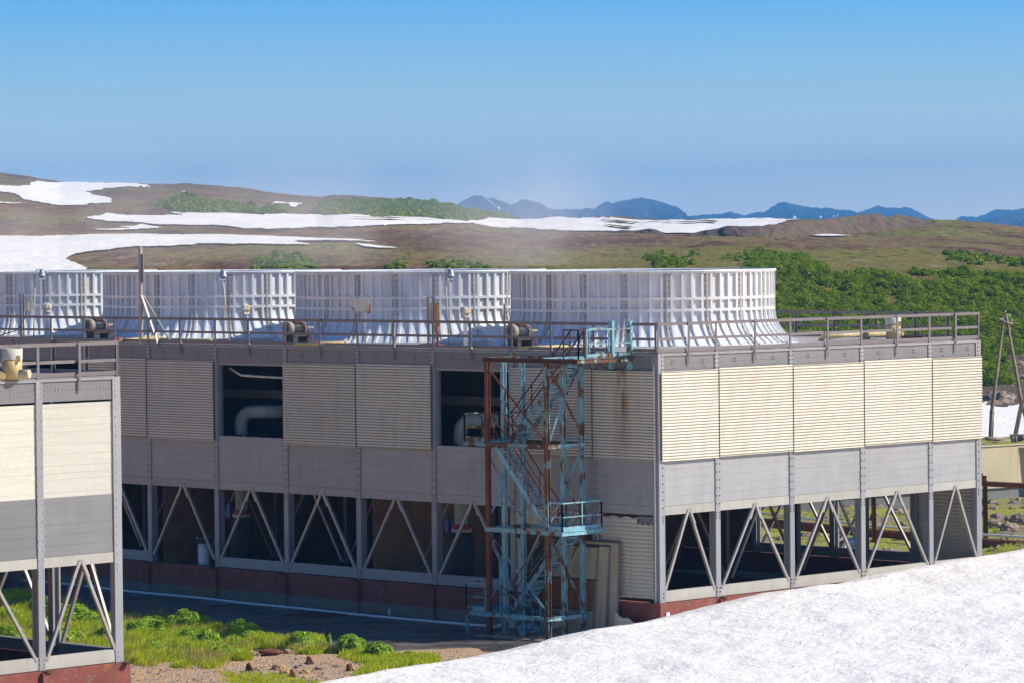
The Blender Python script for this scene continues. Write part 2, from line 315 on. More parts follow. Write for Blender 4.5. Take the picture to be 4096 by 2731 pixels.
M['grass'] = leafmat('fresh yellow green grass', (.42, .50, .02), (.78, .80, .06), .5)
M['dry'] = leafmat('dry tan grass', (.34, .24, .08), (.60, .46, .20), .35)
k = NT('stained yard concrete'); n1 = k.noise(k.pos, .35, 8, .65); n2 = k.noise(k.map((.5, 1.6, 1)), 1.1, 8, .7)
c_ = k.mix(k.ramp(n1, .35, .65), (.05, .047, .045), (.13, .115, .10)); c_ = k.mix(k.ramp(n2, .58, .68), c_, (.2, .17, .14))
vo = k.n('ShaderNodeTexVoronoi', feature='DISTANCE_TO_EDGE'); vo.inputs['Scale'].default_value = .22; k.l(k.map((1, 1, 0)), vo.inputs['Vector']); c_ = k.mix(k.ramp(vo.outputs['Distance'], .0, .012), (.02, .018, .015), c_)
k.l(c_, k.b.inputs['Base Color']); k.l(k.ramp(k.noise(k.pos, .6, 6, .6), .42, .6, (.25,) * 3, (.9,) * 3), k.b.inputs['Roughness']); k.bump(n2, .3, .02); M['yard'] = k.m
k = NT('gravel and orange earth'); n1 = k.noise(k.pos, .8, 6, .6); vo = k.n('ShaderNodeTexVoronoi'); vo.inputs['Scale'].default_value = 11; k.l(k.pos, vo.inputs['Vector'])
c_ = k.mix(k.ramp(n1, .4, .62), (.62, .34, .13), (.46, .31, .18)); sp = k.n('ShaderNodeSeparateColor'); k.l(vo.outputs['Color'], sp.inputs[0]); c_ = k.mix(k.ramp(sp.outputs[0], .3, .95), c_, k.mix(sp.outputs[1], (.10, .075, .05), (.5, .42, .34)))
k.l(c_, k.b.inputs['Base Color']); k.b.inputs['Roughness'].default_value = .95; k.bump(vo.outputs['Distance'], 1, .06); M['gravel'] = k.m
k = NT('rubble and moss beyond the plant'); n1 = k.noise(k.pos, .35, 7, .65); c_ = k.mix(k.ramp(k.noise(k.pos, 2.2, 8, .75), .38, .62), (.14, .10, .07), (.36, .28, .20)); c_ = k.mix(k.ramp(n1, .40, .49), c_, k.mix(k.noise(k.pos, 4, 5), (.16, .20, .01), (.42, .40, .05)))
k.l(c_, k.b.inputs['Base Color']); k.b.inputs['Roughness'].default_value = 1; k.bump(k.noise(k.pos, 2.5, 8, .75), 1, .15); M['rubble'] = k.m
# ------------------------------------------------------------------ cooling tower buildings
B = 4.3534; ZT = 9.30; ZB = 3.268; ZP0 = 5.30; ZP1 = 8.65; ZG = -1.35
class Face:
    """a vertical face: origin, direction along it, outward normal"""
    def __init__(s, o, a, n): s.o = Vector(o); s.a = Vector(a); s.n = Vector(n)
    def p(s, u, w, z): return s.o + s.a * u + s.n * w + Vector((0, 0, z))
    def box(s, m, u0, u1, w0, w1, z0, z1):
        c = [s.p(u0, w0, z0), s.p(u1, w0, z0), s.p(u1, w1, z0), s.p(u0, w1, z0), s.p(u0, w0, z1), s.p(u1, w0, z1), s.p(u1, w1, z1), s.p(u0, w1, z1)]
        # outward orientation
        if s.a.cross(s.n).z < 0: c = [c[1], c[0], c[3], c[2], c[5], c[4], c[7], c[6]]
        m.hexa(c); return m
    def beam(s, m, p, q, w, h): return m.beam(s.p(*p), s.p(*q), w, h, s.n)
def bolts(m, F, pts, w, r=.022):
    for u, z in pts:
        F.box(m, u - r, u + r, w, w + .02, z - r, z + r)
def corrugated(F, u0, u1, w, z0, z1, pitch=.112, depth=.045, edge=None, ragged=0, seed=1):
    """sheet with horizontal corrugations, real depth, front and back skin"""
    n = max(4, int((z1 - z0) / pitch * 8)); zs = np.linspace(z0, z1, n)
    cs = max(2, int((u1 - u0) / .5)) if not ragged else int((u1 - u0) / .06); us = np.linspace(u0, u1, cs + 1)
    V = []; rr = random.Random(seed)
    prof = [1 - abs(math.sin(math.pi * z / pitch)) ** 1.0 if False else (.5 + .5 * math.sin(2 * math.pi * z / pitch)) ** .6 for z in zs]
    for back in (0, 1):
        for i, z in enumerate(zs):
            for u in us:
                ww = w + prof[i] * depth - back * .012
                V.append(F.p(u, ww, z))
    V = np.array([tuple(v) for v in V]); C = len(us); N = len(zs)
    i = np.arange(N * C).reshape(N, C); f = np.stack([i[:-1, :-1], i[:-1, 1:], i[1:, 1:], i[1:, :-1]], -1)
    keep = np.ones(f.shape[:2], bool)
    if ragged:
        for a in range(f.shape[0]):
            for b in range(f.shape[1]):
                u = us[b]; z = zs[a]; e = min(u - u0, u1 - u, (z - z0), (z1 - z))
                if e < ragged * max(0, noise.noise((u * 1.7 + seed, z * 1.9, seed)) + .15) * 2: keep[a, b] = False
    if edge:
        for a in range(f.shape[0]):
            for b in range(f.shape[1]):
                if edge(us[b], zs[a]): keep[a, b] = False
    f = f[keep]; bk = f[:, ::-1] + N * C
    rim = []
    if not ragged and not edge:
        for a in range(N - 1): rim += [(i[a, 0], i[a + 1, 0], i[a + 1, 0] + N * C, i[a, 0] + N * C), (i[a + 1, -1], i[a, -1], i[a, -1] + N * C, i[a + 1, -1] + N * C)]
        for b in range(C - 1): rim += [(i[-1, b], i[-1, b + 1], i[-1, b + 1] + N * C, i[-1, b] + N * C)]
    F_ = np.concatenate([f, bk] + ([np.array(rim)] if rim else []))
    if F.a.cross(F.n).z > 0: pass
    return np_mesh('corrugated_panel', V, F_, False)
def boards(F, u0, u1, w0, w1, z0, z1, hts):
    m = MB(); z = z0; i = 0
    while z < z1 - .02:
        h = min(hts[i % len(hts)], z1 - z); F.box(m, u0, u1, w0, w1 - .004 * (i % 2), z, z + h - .004); z += h; i += 1
    F.box(m, u0, u1, w0 - .02, w0 - .001, z0, z1); return m

def clad_face(root, F, bays, closed, lower, style, sills=None, seed=0, rows=True, lite=False, top=None):
    """bays: list of u boundaries; closed(i), lower(i) -> kind of infill"""
    n = len(bays) - 1
    for i, u in enumerate(bays):
        m = MB(); e = .13
        if i == 0: F.box(m, -.062 if abs(F.n.x) else -.066, .17, -.25, .070 if abs(F.n.x) else .065, 0, ZT)
        elif i == n: F.box(m, u - .17, u + .004, -.25, .067 if abs(F.n.x) else .063, 0, ZT)
        else:
            F.box(m, u - e, u + e, -.02, .055, 0, ZT - .001); F.box(m, u - .02, u + .02, -.25, -.021, 0, ZT - .2); F.box(m, u - e, u + e, -.28, -.251, 0, ZT - .2)
        if not lite:
            b = m; m.cur = 1; us = [u - e + .04, u + e - .04] if 0 < i < n else ([.13] if i == 0 else [u - .13])
            pts = [(uu, z) for uu in us for z in list(np.arange(3.55, 5.25, .3)) + [3.0, 3.1, 3.2, .2, .35] + list(np.arange(8.72, 9.25, .16)) + ([] if style == 0 else list(np.arange(5.3, 8.6, .3)))]
            bolts(b, F, pts, .066 if i in (0, n) else .055)
        m.build('column', [M['frame'], M['bolt'] if style else M['boltd']], root)
    for i in range(n):
        u0, u1 = bays[i], bays[i + 1]; a = .13 if i else .17; c = .13 if i < n - 1 else .17
        U0, U1 = u0 + a + .004, u1 - c - .004; mid = (u0 + u1) / 2
        fa = boards(F, U0, U1, -.05, .02, ZP1 - .08, ZT - .09, [.36, .33])
        if not lite:
            b = fa; fa.cur = 1
            for q in (.24, .76):
                uu = u0 + (u1 - u0) * q; bolts(b, F, [(uu - .06, 9.02), (uu + .06, 9.02), (uu - .06, 8.92), (uu + .06, 8.92), (uu + .1, 8.75)], .02, .018)
        fa.build('fascia_panel', [M['greyd'] if not style else M['greyb'], M['bolt'] if style else M['boltd']], root)
        m = MB(); F.box(m, U0, U1, -.18, .06, ZT - .085, ZT - .002); m.build('edge_beam', M['frame'], root)
        boards(F, U0, U1, -.05, .012, ZB + .34, ZP0 + .2 if closed(i) != 'open' else ZP0 + .22, [.34, .34, .34, .34]).build('wall_panel', M['greyb'] if style else M['grey'], root)
        m = MB(); F.box(m, U0, U1, -.06, .022, ZB, ZB + .33); m.build('edge_beam', M['sill'] if F.n.y < 0 else M['grey'], root)
        kk = closed(i)
        if kk == 'sheet':
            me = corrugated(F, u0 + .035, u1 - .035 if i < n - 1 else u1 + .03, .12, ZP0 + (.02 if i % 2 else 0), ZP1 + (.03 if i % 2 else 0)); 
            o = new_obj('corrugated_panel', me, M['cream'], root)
            m = MB(); F.box(m, U0, U1, -.1, -.07, ZP0 + .2, ZP1 - .09); F.box(m, U0 + .1, U0 + .2, -.06, .11, ZP0 + .3, ZP1 - .2); F.box(m, U1 - .2, U1 - .1, -.06, .11, ZP0 + .3, ZP1 - .2); m.build('backing_panel', M['grey'], root)
        elif kk == 'frp':
            boards(F, U0, U1, -.06, .0, ZP0 - .55, ZP1 - .15, [.24, .36, .3, .42, .2]).build('board_panel', M['frp'], root)
        elif kk == 'open':
            m = MB(); F.box(m, U0, U0 + .06, -.16, .0, ZP0 + .22, ZP1 - .09); F.box(m, U1 - .06, U1, -.16, .0, ZP0 + .22, ZP1 - .09); F.box(m, U0, U1, -.16, .005, ZP1 - .16, ZP1 - .082); m.build('opening_frame', M['frame'], root)
        lo = lower(i)
        if lo in ('open', 'nosill'):
            if lo == 'open':
                m = MB(); F.box(m, U0, U1, -.1, .03, 0.015, .43); F.box(m, U0, U1, -.16, -.101, .36, .42); m.build('sill_beam', M['sill'] if F.n.y < 0 else M['frame'], root)
            for s in (-1, 1):
                m = MB(); e = mid + s * ((u1 - u0) / 2 - .2)
                F.beam(m, (e, .0, .30), (mid + s * .04, .0, ZB + .13), .1, .10)
                F.beam(m, (mid + s * .31, .056, ZB - .42), (mid + s * .03, .056, ZB + .16), .11, .012)
                m.build('diagonal_brace', M['brace'], root)
            m = MB()
            # bracket under the column foot
            F.box(m, u1 - .1, u1 + .12, .06, .42, -.06, .0); m.build('foot_bracket', M['rustd'], root)
        elif lo == 'sheet':
            new_obj('corrugated_panel', corrugated(F, U0 - .1, U1 + .1, .04, .02, ZB - .02, .15, .04), M['cream2'], root)
        elif lo == 'boards':
            boards(F, U0, U1, -.1, -.05, 0, ZB, [.2]).build('interior_wall', M['wood'], root)

def inner_frame(root, F, bays, w, name='inner'):
    for i, u in enumerate(bays):
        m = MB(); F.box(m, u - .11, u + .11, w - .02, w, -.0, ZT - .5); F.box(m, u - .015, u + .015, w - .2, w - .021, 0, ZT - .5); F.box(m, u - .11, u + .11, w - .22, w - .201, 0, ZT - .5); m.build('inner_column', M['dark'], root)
    for i in range(len(bays) - 1):
        mid = (bays[i] + bays[i + 1]) / 2
        for s in (-1, 1):
            m = MB(); F.beam(m, (mid + s * ((bays[i + 1] - bays[i]) / 2 - .15), w + .03, .2), (mid, w + .03, ZB + .2), .11, .08); m.build('inner_brace', M['darkb'] if (i + s) % 3 else M['brace'], root)

def cooling_building(x0, y0, label, style, nb, x1_lower, group=None):
    root = tag(empty('cooling_tower', (x0, y0, 0)), label, 'cooling tower'); 
    by = [0, .75 * B] + [(.75 + i) * B for i in range(1, nb + 1)] + [(1.5 + nb) * B]
    bx = [0, .75 * B, 1.75 * B, 2.75 * B, 3.75 * B, 4.5 * B]; Wd, L = bx[-1], by[-1]
    Fy = Face((0, 0, 0), (1, 0, 0), (0, -1, 0)); Fx = Face((0, 0, 0), (0, 1, 0), (-1, 0, 0)); Gx = Face((Wd, 0, 0), (0, 1, 0), (1, 0, 0)); Gy = Face((0, L, 0), (1, 0, 0), (0, 1, 0))
    sh = 'frp' if style else 'sheet'
    clad_face(root, Fy, bx, lambda i: sh, lambda i: 'open', style)
    if not style:
        clad_face(root, Fx, by, lambda i: 'open' if (i % 3 == 2 and 1 < i < nb + 1) else 'sheet', lambda i: ('none' if i == 0 else 'nosill' if i in (6, 9) else 'open'), 0)
    else:
        clad_face(root, Fx, by, lambda i: 'sheet', lambda i: 'open', 0, lite=True)
    clad_face(root, Gx, by, lambda i: 'sheet', x1_lower, 0, lite=True)
    clad_face(root, Gy, bx, lambda i: 'sheet', lambda i: 'boards', 0, lite=True)
    inner_frame(root, Fx, by[1:-1], -.75 * B); inner_frame(root, Fy, bx[1:-1], -.75 * B)
    # basin
    def basin(F, Ln, mat='basin'):
        m = MB(); F.box(m, -.25, Ln + .25, -.15, .22, -.02 - 1.6, -.012)
        m.build('basin_wall', M[mat], root)
    for F, Ln, bb in ((Fx, L, by), (Fy, Wd, bx), (Gx, L, by), (Gy, Wd, bx)):
        m = MB(); a, c = (-.22, Ln + .22) if F in (Fx, Gx) else (.153, Ln - .153)
        F.box(m, a, c, -.15, .22, -1.62, -.012); bw = m.build('basin_wall', M['basin'], root)
        for i, u in enumerate(bb[1:-1]):
            m = MB(); F.box(m, u - .22, u + .22, .221, .36, -1.62, -.05); m.build('pilaster', M['basin'], bw)
    m = MB(); m.box(.2, Wd - .2, .2, L - .2, -1.2, -.75); m.build('water_surface', M['water'], root)
    # roof deck
    m = MB(); m.box(.02, Wd - .02, .02, L - .02, ZT + .005, ZT + .05); m.box(.2, Wd - .2, .2, L - .2, ZT - .3, ZT - .2); m.build('roof_deck', M['roof'], root)
    m = MB()
    for u in by[1:-1]: m.box(.2, Wd - .2, u - .09, u + .09, ZP0 - .1, ZP0 + .2); m.box(.2, Wd - .2, u - .09, u + .09, ZT - .65, ZT - .31)
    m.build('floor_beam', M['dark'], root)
    if not style:
        m = MB(); m.box(.75 * B - .05, .75 * B + .05, by[1], by[-2], 6.95, 7.3); m.build('inner_beam', M['brace'], root)
    # inside: partitions between cells, fill packs
    y = .75 * B + 3 * B
    while y < L - B:
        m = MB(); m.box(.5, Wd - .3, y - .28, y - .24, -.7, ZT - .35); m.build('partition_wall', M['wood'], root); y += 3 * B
    if nb > 3 or style:
        m = MB(); m.box(.75 * B + .6, 3.75 * B - .6, .75 * B + .6, L - .75 * B - .6, 5.2, 5.26); m.build('louvre_floor', M['dark'], root)
        m = MB(); m.box(.75 * B + .5, .75 * B + .56, .75 * B + .5, L - .75 * B - .5, 3.6, 8.9) if not style else None
        if m.v: m.build('fill_pack', M['dark'], root)
    return root, bx, by, Wd, L
b1, bx, by, Wd, L1 = cooling_building(0, 0, 'long grey cooling tower building on a red basin wall behind the blue stair tower', 0, 12,
    lambda i: 'sheet' if i == 0 else 'open' if i < 3 else 'boards')
E2 = (-25.42 - 4.5 * B, .7)
b2, _, by2, W2, L2 = cooling_building(E2[0], E2[1], 'nearer grey building with flat cream board panels at the left edge', 1, 3, lambda i: 'open')

# torn sheets on the lower part of the near corner (shaded side)
Fx = Face((0, 0, 0), (0, 1, 0), (-1, 0, 0))
def tear(u, z):
    if z > 2.88 and .02 < u < 1.0 and z > 2.9 + .06 * math.sin(u * 23): return True       # notch near the corner
    if z < .12 + .08 * noise.noise((u * 3, 2, 1)): return True
    if u > 2.98 + .12 * noise.noise((3.3, z * 2.3, 5)) - (.32 if 1.1 < z < 1.7 else 0): return True
    return z > 3.14 + .03 * math.sin(u * 9)
me = corrugated(Fx, .2, 3.25, .04, 0.0, 3.25, .15, .045, edge=tear, ragged=.001)
o = new_obj('corrugated_panel', me, M['cream2'], b1); o['label'] = 'torn corrugated sheet at the foot of the shaded corner bay'
me = corrugated(Fx, 3.36, 3.36 + B - .3, .04, 2.32, 3.25, .15, .045, edge=lambda u, z: z < 2.42 + .06 * noise.noise((u * 2, 4, 1)), ragged=.001); new_obj('corrugated_panel', me, M['cream2'], b1)
me = corrugated(Fx, 6.7, 7.35, .04, -.0, 2.2, .15, .045, edge=lambda u, z: u < 7.3 - .30 * (2.2 - z) * .9 + .06 * noise.noise((u * 2, z * 4, 1)), ragged=.001); new_obj('corrugated_panel', me, M['cream2'], b1)
m = MB(); Fx.box(m, 3.3, 7.5, -.02, .03, 2.1, 2.34); m.build('edge_beam', M['rustd'], b1)
m = MB(); Fx.box(m, .2, 1.1, -.12, -.02, 2.85, 3.2); m.build('edge_beam', M['greyd'], b1)
# conduit up the corner
m = MB(); m.tube([(-.12, .1, -.05), (-.12, .1, 8.9)], .025, 6)
for z in np.arange(.5, 8.8, 1.2): m.tube([(-.12, .1, z), (-.12, .1, z + .05)], .04, 6)
m.build('conduit', M['wpipe'], b1)

# ------------------------------------------------------------------ railings
def railing(root_label, pts, z, posts, F, mat='rail', hang=True, cols=()):
    root = tag(empty('railing', tuple(F.p(0, 0, ZT))), root_label, 'railing')
    T = root.location
    def P(m): 
        m.v = [(a - T.x, b - T.y, c - T.z) for a, b, c in m.v]; return m
    u0, u1 = posts[0], posts[-1]
    def piece(name, za, h, w0, w1):
        i = 0
        for a, b in zip(posts[:-1], posts[1:]):
            m = MB(); F.box(m, a + .052, b - .052, w0, w1, za, za + h); P(m).build(name, M[mat], root)
    for i, u in enumerate(posts):
        m = MB(); col = any(abs(u - c) < .05 for c in cols)
        zb = ZT + .002 if (col or not hang) else ZT - .42
        wo = .03 if col else .11
        F.box(m, u - .05, u + .05, wo - .012, wo, zb, ZT + 1.14); F.box(m, u + .038, u + .05, wo - .11, wo - .0121, max(zb, ZT + .002) if col else ZT + .06, ZT + 1.14)
        P(m).build('post', M[mat], root)
    m = MB(); F.box(m, u0 - .05, u1 + .05, .035, .047, ZT + 1.03, ZT + 1.145); F.box(m, u0 - .05, u1 + .05, -.04, .0345, ZT + 1.133, ZT + 1.145); P(m).build('top_rail', M[mat], root)
    piece('mid_rail', ZT + .48, .1, .0, .012); piece('toe_board', ZT + .06, .13, .0, .012)
    return root
pr = sorted([u for u in bx[1:-1]] + [(bx[i] + bx[i + 1]) / 2 for i in range(5)] + [0.0, bx[-1]])
railing('grey railing along the sunlit short roof edge of the long building', None, 0, pr, Face((0, 0, 0), (1, 0, 0), (0, -1, 0)), cols=bx)
railing('grey railing on the far right roof edge seen against the green scrub', None, 0, sorted(list(by) + [(by[i] + by[i + 1]) / 2 for i in range(len(by) - 1)]), Face((Wd, 0, 0), (0, 1, 0), (1, 0, 0)), cols=by)
GA, GB = 1.35, 2.27
pl_ = [u for u in sorted(list(by) + [(by[i] + by[i + 1]) / 2 for i in range(len(by) - 1)]) if u > 2.4]
railing('short grey railing between the stair gate and the near roof corner', None, 0, [0.1, GA], Face((0, 0, 0), (0, 1, 0), (-1, 0, 0)), cols=[.1])
railing('long grey railing along the shaded roof edge in front of the fan stacks', None, 0, [GB] + pl_, Face((0, 0, 0), (0, 1, 0), (-1, 0, 0)), cols=by)
F2y = Face((E2[0], E2[1], 0), (1, 0, 0), (0, -1, 0)); F2x = Face((E2[0] + W2, E2[1], 0), (0, 1, 0), (1, 0, 0))
railing('grey railing on the sunlit roof edge of the nearer left building', None, 0, pr, F2y, cols=bx)
railing('grey railing on the rear roof edge of the nearer left building', None, 0, sorted(list(by2) + [(by2[i] + by2[i + 1]) / 2 for i in range(len(by2) - 1)]), F2x, cols=by2)

# ------------------------------------------------------------------ fan stacks
def make_stack(label):
    root = tag(empty('fan_stack'), label, 'fan stack', 'white fan stacks in a row on the roof')
    seg = 2 * math.pi / 20; th0 = R_(224.4 + 8.1)
    us = [];   # (fraction, raised)
    br = [(.0, 0), (.14, 0), (.155, 1), (.20, 1), (.215, 0), (.375, 0), (.39, 1), (.435, 1), (.45, 0), (.565, 0), (.58, 1), (.625, 1), (.64, 0), (.80, 0), (.815, 1), (.86, 1), (.875, 0)]
    br = [(.015, 0), (.085, 0), (.092, 1), (.150, 1), (.157, 0), (.345, 0), (.352, 1), (.410, 1), (.417, 0), (.583, 0), (.590, 1), (.648, 1), (.655, 0), (.843, 0), (.850, 1), (.908, 1), (.915, 0), (.985, 0)]
    th = []; ra = []
    for s in range(20):
        for f, r in br: th.append(th0 + (s + f) * seg); ra.append(r)
    zs = []; rz = []
    def zadd(z, r): zs.append(z); rz.append(r)
    H = 2.97
    for z in np.linspace(0, 1.30, 16): zadd(z, 0)
    for z, r in ((1.325, 0), (1.335, 1), (1.445, 1), (1.455, 0), (1.78, 0), (1.79, 1), (1.90, 1), (1.91, 0), (2.82, 0), (2.83, 1), (2.88, 1)): zadd(z, r)
    th = np.array(th); ra = np.array(ra); zs = np.array(zs); rz = np.array(rz)
    R = 5.33 + .86 * np.clip((1.46 - zs) / 1.46, 0, 1) ** 2.6
    off = np.maximum(ra[None, :], rz[:, None]) * .105 - .015
    RR = R[:, None] + off
    G = np.stack([RR * np.cos(th)[None], RR * np.sin(th)[None], np.broadcast_to(zs[:, None], RR.shape)], -1)
    new_obj('shell', grid_mesh('shell', G, False, wrap=True), M['white'], root)
    t2 = np.linspace(0, 2 * math.pi, 121)[:-1]
    zi = np.array([0, .5, 1.0, 1.46, 2.9]); Ri = np.array([5.8, 5.45, 5.3, 5.27, 5.27])
    G = np.stack([Ri[:, None] * np.cos(-t2), Ri[:, None] * np.sin(-t2), np.broadcast_to(zi[:, None], (5, 120))], -1); new_obj('inner_lining', grid_mesh('inner_lining', G, True, wrap=True), M['white'], root)
    pz = np.array([2.86, 2.86, 2.93, 2.965, 2.965, 2.93, 2.88]); pR = np.array([5.26, 5.45, 5.48, 5.46, 5.30, 5.25, 5.24])
    G = np.stack([pR[:, None] * np.cos(t2), pR[:, None] * np.sin(t2), np.broadcast_to(pz[:, None], (7, 120))], -1); new_obj('rim', grid_mesh('rim', G, False, wrap=True), M['white'], root)
    m = MB(); 
    for i in range(80):
        a, b = 2 * math.pi * i / 80, 2 * math.pi * (i + 1) / 80
        m.hexa([(r * math.cos(q), r * math.sin(q), z) for z in (-.01, .02) for r, q in ((6.0, a), (6.42, a), (6.42, b), (6.0, b))])
    m.build('base_flange', M['white'], root)
    # seam flange, one mesh shared by the twenty seams
    V = []; Fs = []
    zz = np.concatenate([np.linspace(.0, 1.46, 12), [2.0, 2.5, 2.9]]); rr = 5.33 + .86 * np.clip((1.46 - zz) / 1.46, 0, 1) ** 2.6
    m = MB()
    for i in range(len(zz) - 1):
        for sgn in (-1, 1):
            y0_, y1_ = (.006, .024) if sgn > 0 else (-.024, -.006)
            m.hexa([(rr[i] - .03, y0_, zz[i]), (rr[i] + .11, y0_, zz[i]), (rr[i] + .11, y1_, zz[i]), (rr[i] - .03, y1_, zz[i]), (rr[i + 1] - .03, y0_, zz[i + 1]), (rr[i + 1] + .11, y0_, zz[i + 1]), (rr[i + 1] + .11, y1_, zz[i + 1]), (rr[i + 1] - .03, y1_, zz[i + 1])])
    # flat strip either side that fills the joint
    for i in range(len(zz) - 1):
        m.add([(rr[i] - .004, -.05, zz[i]), (rr[i] - .004, .05, zz[i]), (rr[i + 1] - .004, .05, zz[i + 1]), (rr[i + 1] - .004, -.05, zz[i + 1])], [(0, 1, 2, 3)])
    m.box(6.2, 6.5, -.05, .05, .0, .06)
    bm = m; m.cur = 1
    for z in list(np.arange(.2, 2.85, .235)):
        r = 5.33 + .86 * max(0, (1.46 - z) / 1.46) ** 2.6
        bm.box(r + .0, r + .02, .045, .08, z - .02, z + .02); bm.box(r + .03, r + .07, -.045, -.025, z - .02, z + .02)
    fm = m.mesh('seam_flange'); fm.materials.append(M['seam']); fm.materials.append(M['boltd'])
    for s in range(20):
        o = bpy.data.objects.new('seam_flange', fm); COL.objects.link(o); o.parent = root; o.rotation_euler.z = th0 + s * seg
    return root
st = make_stack('white ribbed fan stack nearest the sunlit corner, rightmost of the four')
for i, lb in enumerate([None, 'white ribbed fan stack second from the right, behind the rusted switch panel', 'white ribbed fan stack third from the right, behind the tall steel post', 'white ribbed fan stack cut off by the left edge of the photo']):
    o = st if i == 0 else copy_tree(st)
    o.location = (2.25 * B + .05, (2.25 + 3 * i) * B - .07, ZT + .05); 
    if lb: o['label'] = lb

# ------------------------------------------------------------------ blue stair tower
def stair_tower():
    root = tag(empty('stair_tower', (-2.1, 4.4, ZG)), 'tall rusty light blue steel stair tower standing beside the shaded wall', 'stair tower')
    T = root.location
    def bd(m, name, mat, par=None):
        m.v = [(a - T.x, b - T.y, c - T.z) for a, b, c in m.v]; return m.build(name, M[mat], par or root)
    X = [-3.05, -2.18, -1.17]; Y = [2.85, 5.95]; Z = [-.46, 2.76, 5.97, 9.18]; z0 = ZG + .06; ZTOP = 9.10
    mats = {(0, 0): 'bluer', (1, 0): 'blue', (2, 0): 'blue', (0, 1): 'rust', (1, 1): 'bluec', (2, 1): 'bluec'}
    for (i, j), mt in mats.items():
        m = MB(); m.chan((X[i], Y[j], z0), (X[i], Y[j], ZTOP), .165, .165, .02, up=(1, 0, 0)); m.box(X[i] - .16, X[i] + .16, Y[j] - .16, Y[j] + .16, z0 - .02, z0 + .0)
        bd(m, 'column', mt)
    # main longitudinal and cross beams at each level
    for k, z in enumerate(Z):
        zz = z - .08
        ya, yb = {0: (Y[0] - .12, 7.2), 1: (1.98, Y[1] + .1), 2: (Y[0] - .1, 7.2), 3: (1.15, Y[1] + .12)}[k]
        for i, x in enumerate((X[0] - .12, X[2] + .12)):
            m = MB(); m.chan((x, ya, zz), (x, yb, zz), .09, .16, .014); bd(m, 'landing_beam', {0: 'blue', 1: 'blue', 2: 'bluer', 3: 'rustd' if i == 0 else 'bluer'}[k])
        for y in ([Y[0] - .12, Y[1] + .12] if k != 1 else [Y[1] + .12]):
            m = MB(); m.chan((X[0] - .07, y, zz - .004), (X[2] + .07, y, zz - .004), .09, .15, .014); bd(m, 'landing_beam', 'blue' if k < 3 else 'bluer')
    def grating(x0, x1, y0, y1, z, mt='bluec'):
        m = MB(); n = int((y1 - y0) / .06)
        for i in range(n + 1): m.box(x0, x1, y0 + (y1 - y0) * i / n - .006, y0 + (y1 - y0) * i / n + .006, z - .02, z + .015)
        for x in (x0, (x0 + x1) / 2, x1): m.box(x - .01, x + .01, y0, y1, z - .026, z - .0201)
        bd(m, 'landing_grating', mt)
    grating(X[0], X[2], 5.7, 7.15, Z[0] + .02); grating(X[0], X[2], 5.7, 7.15, Z[2] + .02); grating(X[0], -.95, 2.02, 3.0, Z[1] + .02); grating(X[0], -.12, 1.2, 3.0, Z[3] + .02)
    m = MB(); m.chan((X[0] - .12, 2.0, Z[1] - .08), (-.93, 2.0, Z[1] - .08), .09, .16, .014); m.chan((-.97, 2.05, Z[1] - .09), (-.97, 2.9, Z[1] - .09), .09, .15, .014); bd(m, 'landing_beam', 'bluec')
    m = MB(); m.chan((X[0] - .12, 1.15, Z[3] - .08), (-.14, 1.15, Z[3] - .08), .09, .16, .014); m.chan((-2.1, 2.4, Z[3] - .08), (-.14, 2.4, Z[3] - .08), .09, .16, .014); bd(m, 'landing_beam', 'bluer')
    # flights
    def flight(xa, xb, ya, za, yb, zb, n, mt, rmt):
        for x in (xa, xb): fl = MB(); fl.chan((x, ya, za), (x, yb, zb), .06, .19, .014); sg = bd(fl, 'stringer', mt)
        for i in range(n):
            f = (i + .6) / n; y = ya + (yb - ya) * f; z = za + (zb - za) * f
            t = MB(); t.box(xa + .04, xb - .04, y - .13, y + .13, z - .015, z + .015); t.box(xa + .04, xb - .04, y - .135, y - .1301, z - .04, z + .016); t.box(xa + .04, xb - .04, y + .1301, y + .135, z - .04, z + .016)
            bd(t, 'tread', 'bluec' if i % 3 else 'blue', sg)
        for x in (xa, xb):
            h = MB()
            for hh, w in ((.95, .038), (.5, .022)):
                h.beam((x, ya, za + hh + .1), (x, yb, zb + hh + .1), w, w)
            for f in (.03, .35, .68, .97): h.beam((x, ya + (yb - ya) * f, za + (zb - za) * f), (x, ya + (yb - ya) * f, za + (zb - za) * f + 1.05), .032, .032)
            bd(h, 'handrail', rmt)
    xf = (-2.93, -2.3); xb_ = (-2.02, -1.28)
    flight(xb_[0], xb_[1], 5.75, Z[0], 2.75, Z[1], 13, 'blue', 'bluer')
    flight(xf[0], xf[1], 2.95, Z[1], 5.85, Z[2], 13, 'bluec', 'rust')
    flight(xb_[0], xb_[1], 5.75, Z[2], 2.5, Z[3], 14, 'blue', 'rustd')
    flight(-2.85, -1.95, 4.3, ZG + .08, 5.6, Z[0], 4, 'blue', 'blue')
    # guard rails of the landings
    def guard(pts, z, mt='blue', toe=True):
        m = MB()
        for a, b in zip(pts[:-1], pts[1:]):
            n = max(1, round((Vector(b) - Vector(a)).length / 1.0))
            for i in range(n + 1):
                p = Vector(a).lerp(Vector(b), i / n); m.beam((p.x, p.y, z), (p.x, p.y, z + 1.05), .045, .045)
            m.beam((*a, z + 1.05), (*b, z + 1.05), .05, .05); m.beam((*a, z + .53), (*b, z + .53), .035, .035)
            if toe: m.beam((*a, z + .09), (*b, z + .09), .012, .16)
        bd(m, 'guard_rail', mt)
    guard([(-1.2, 7.15), (-3.1, 7.15), (-3.1, 6.1)], Z[0]); guard([(-1.2, 5.95), (-1.2, 7.15), (-3.1, 7.15), (-3.1, 6.1)], Z[2], 'bluer')
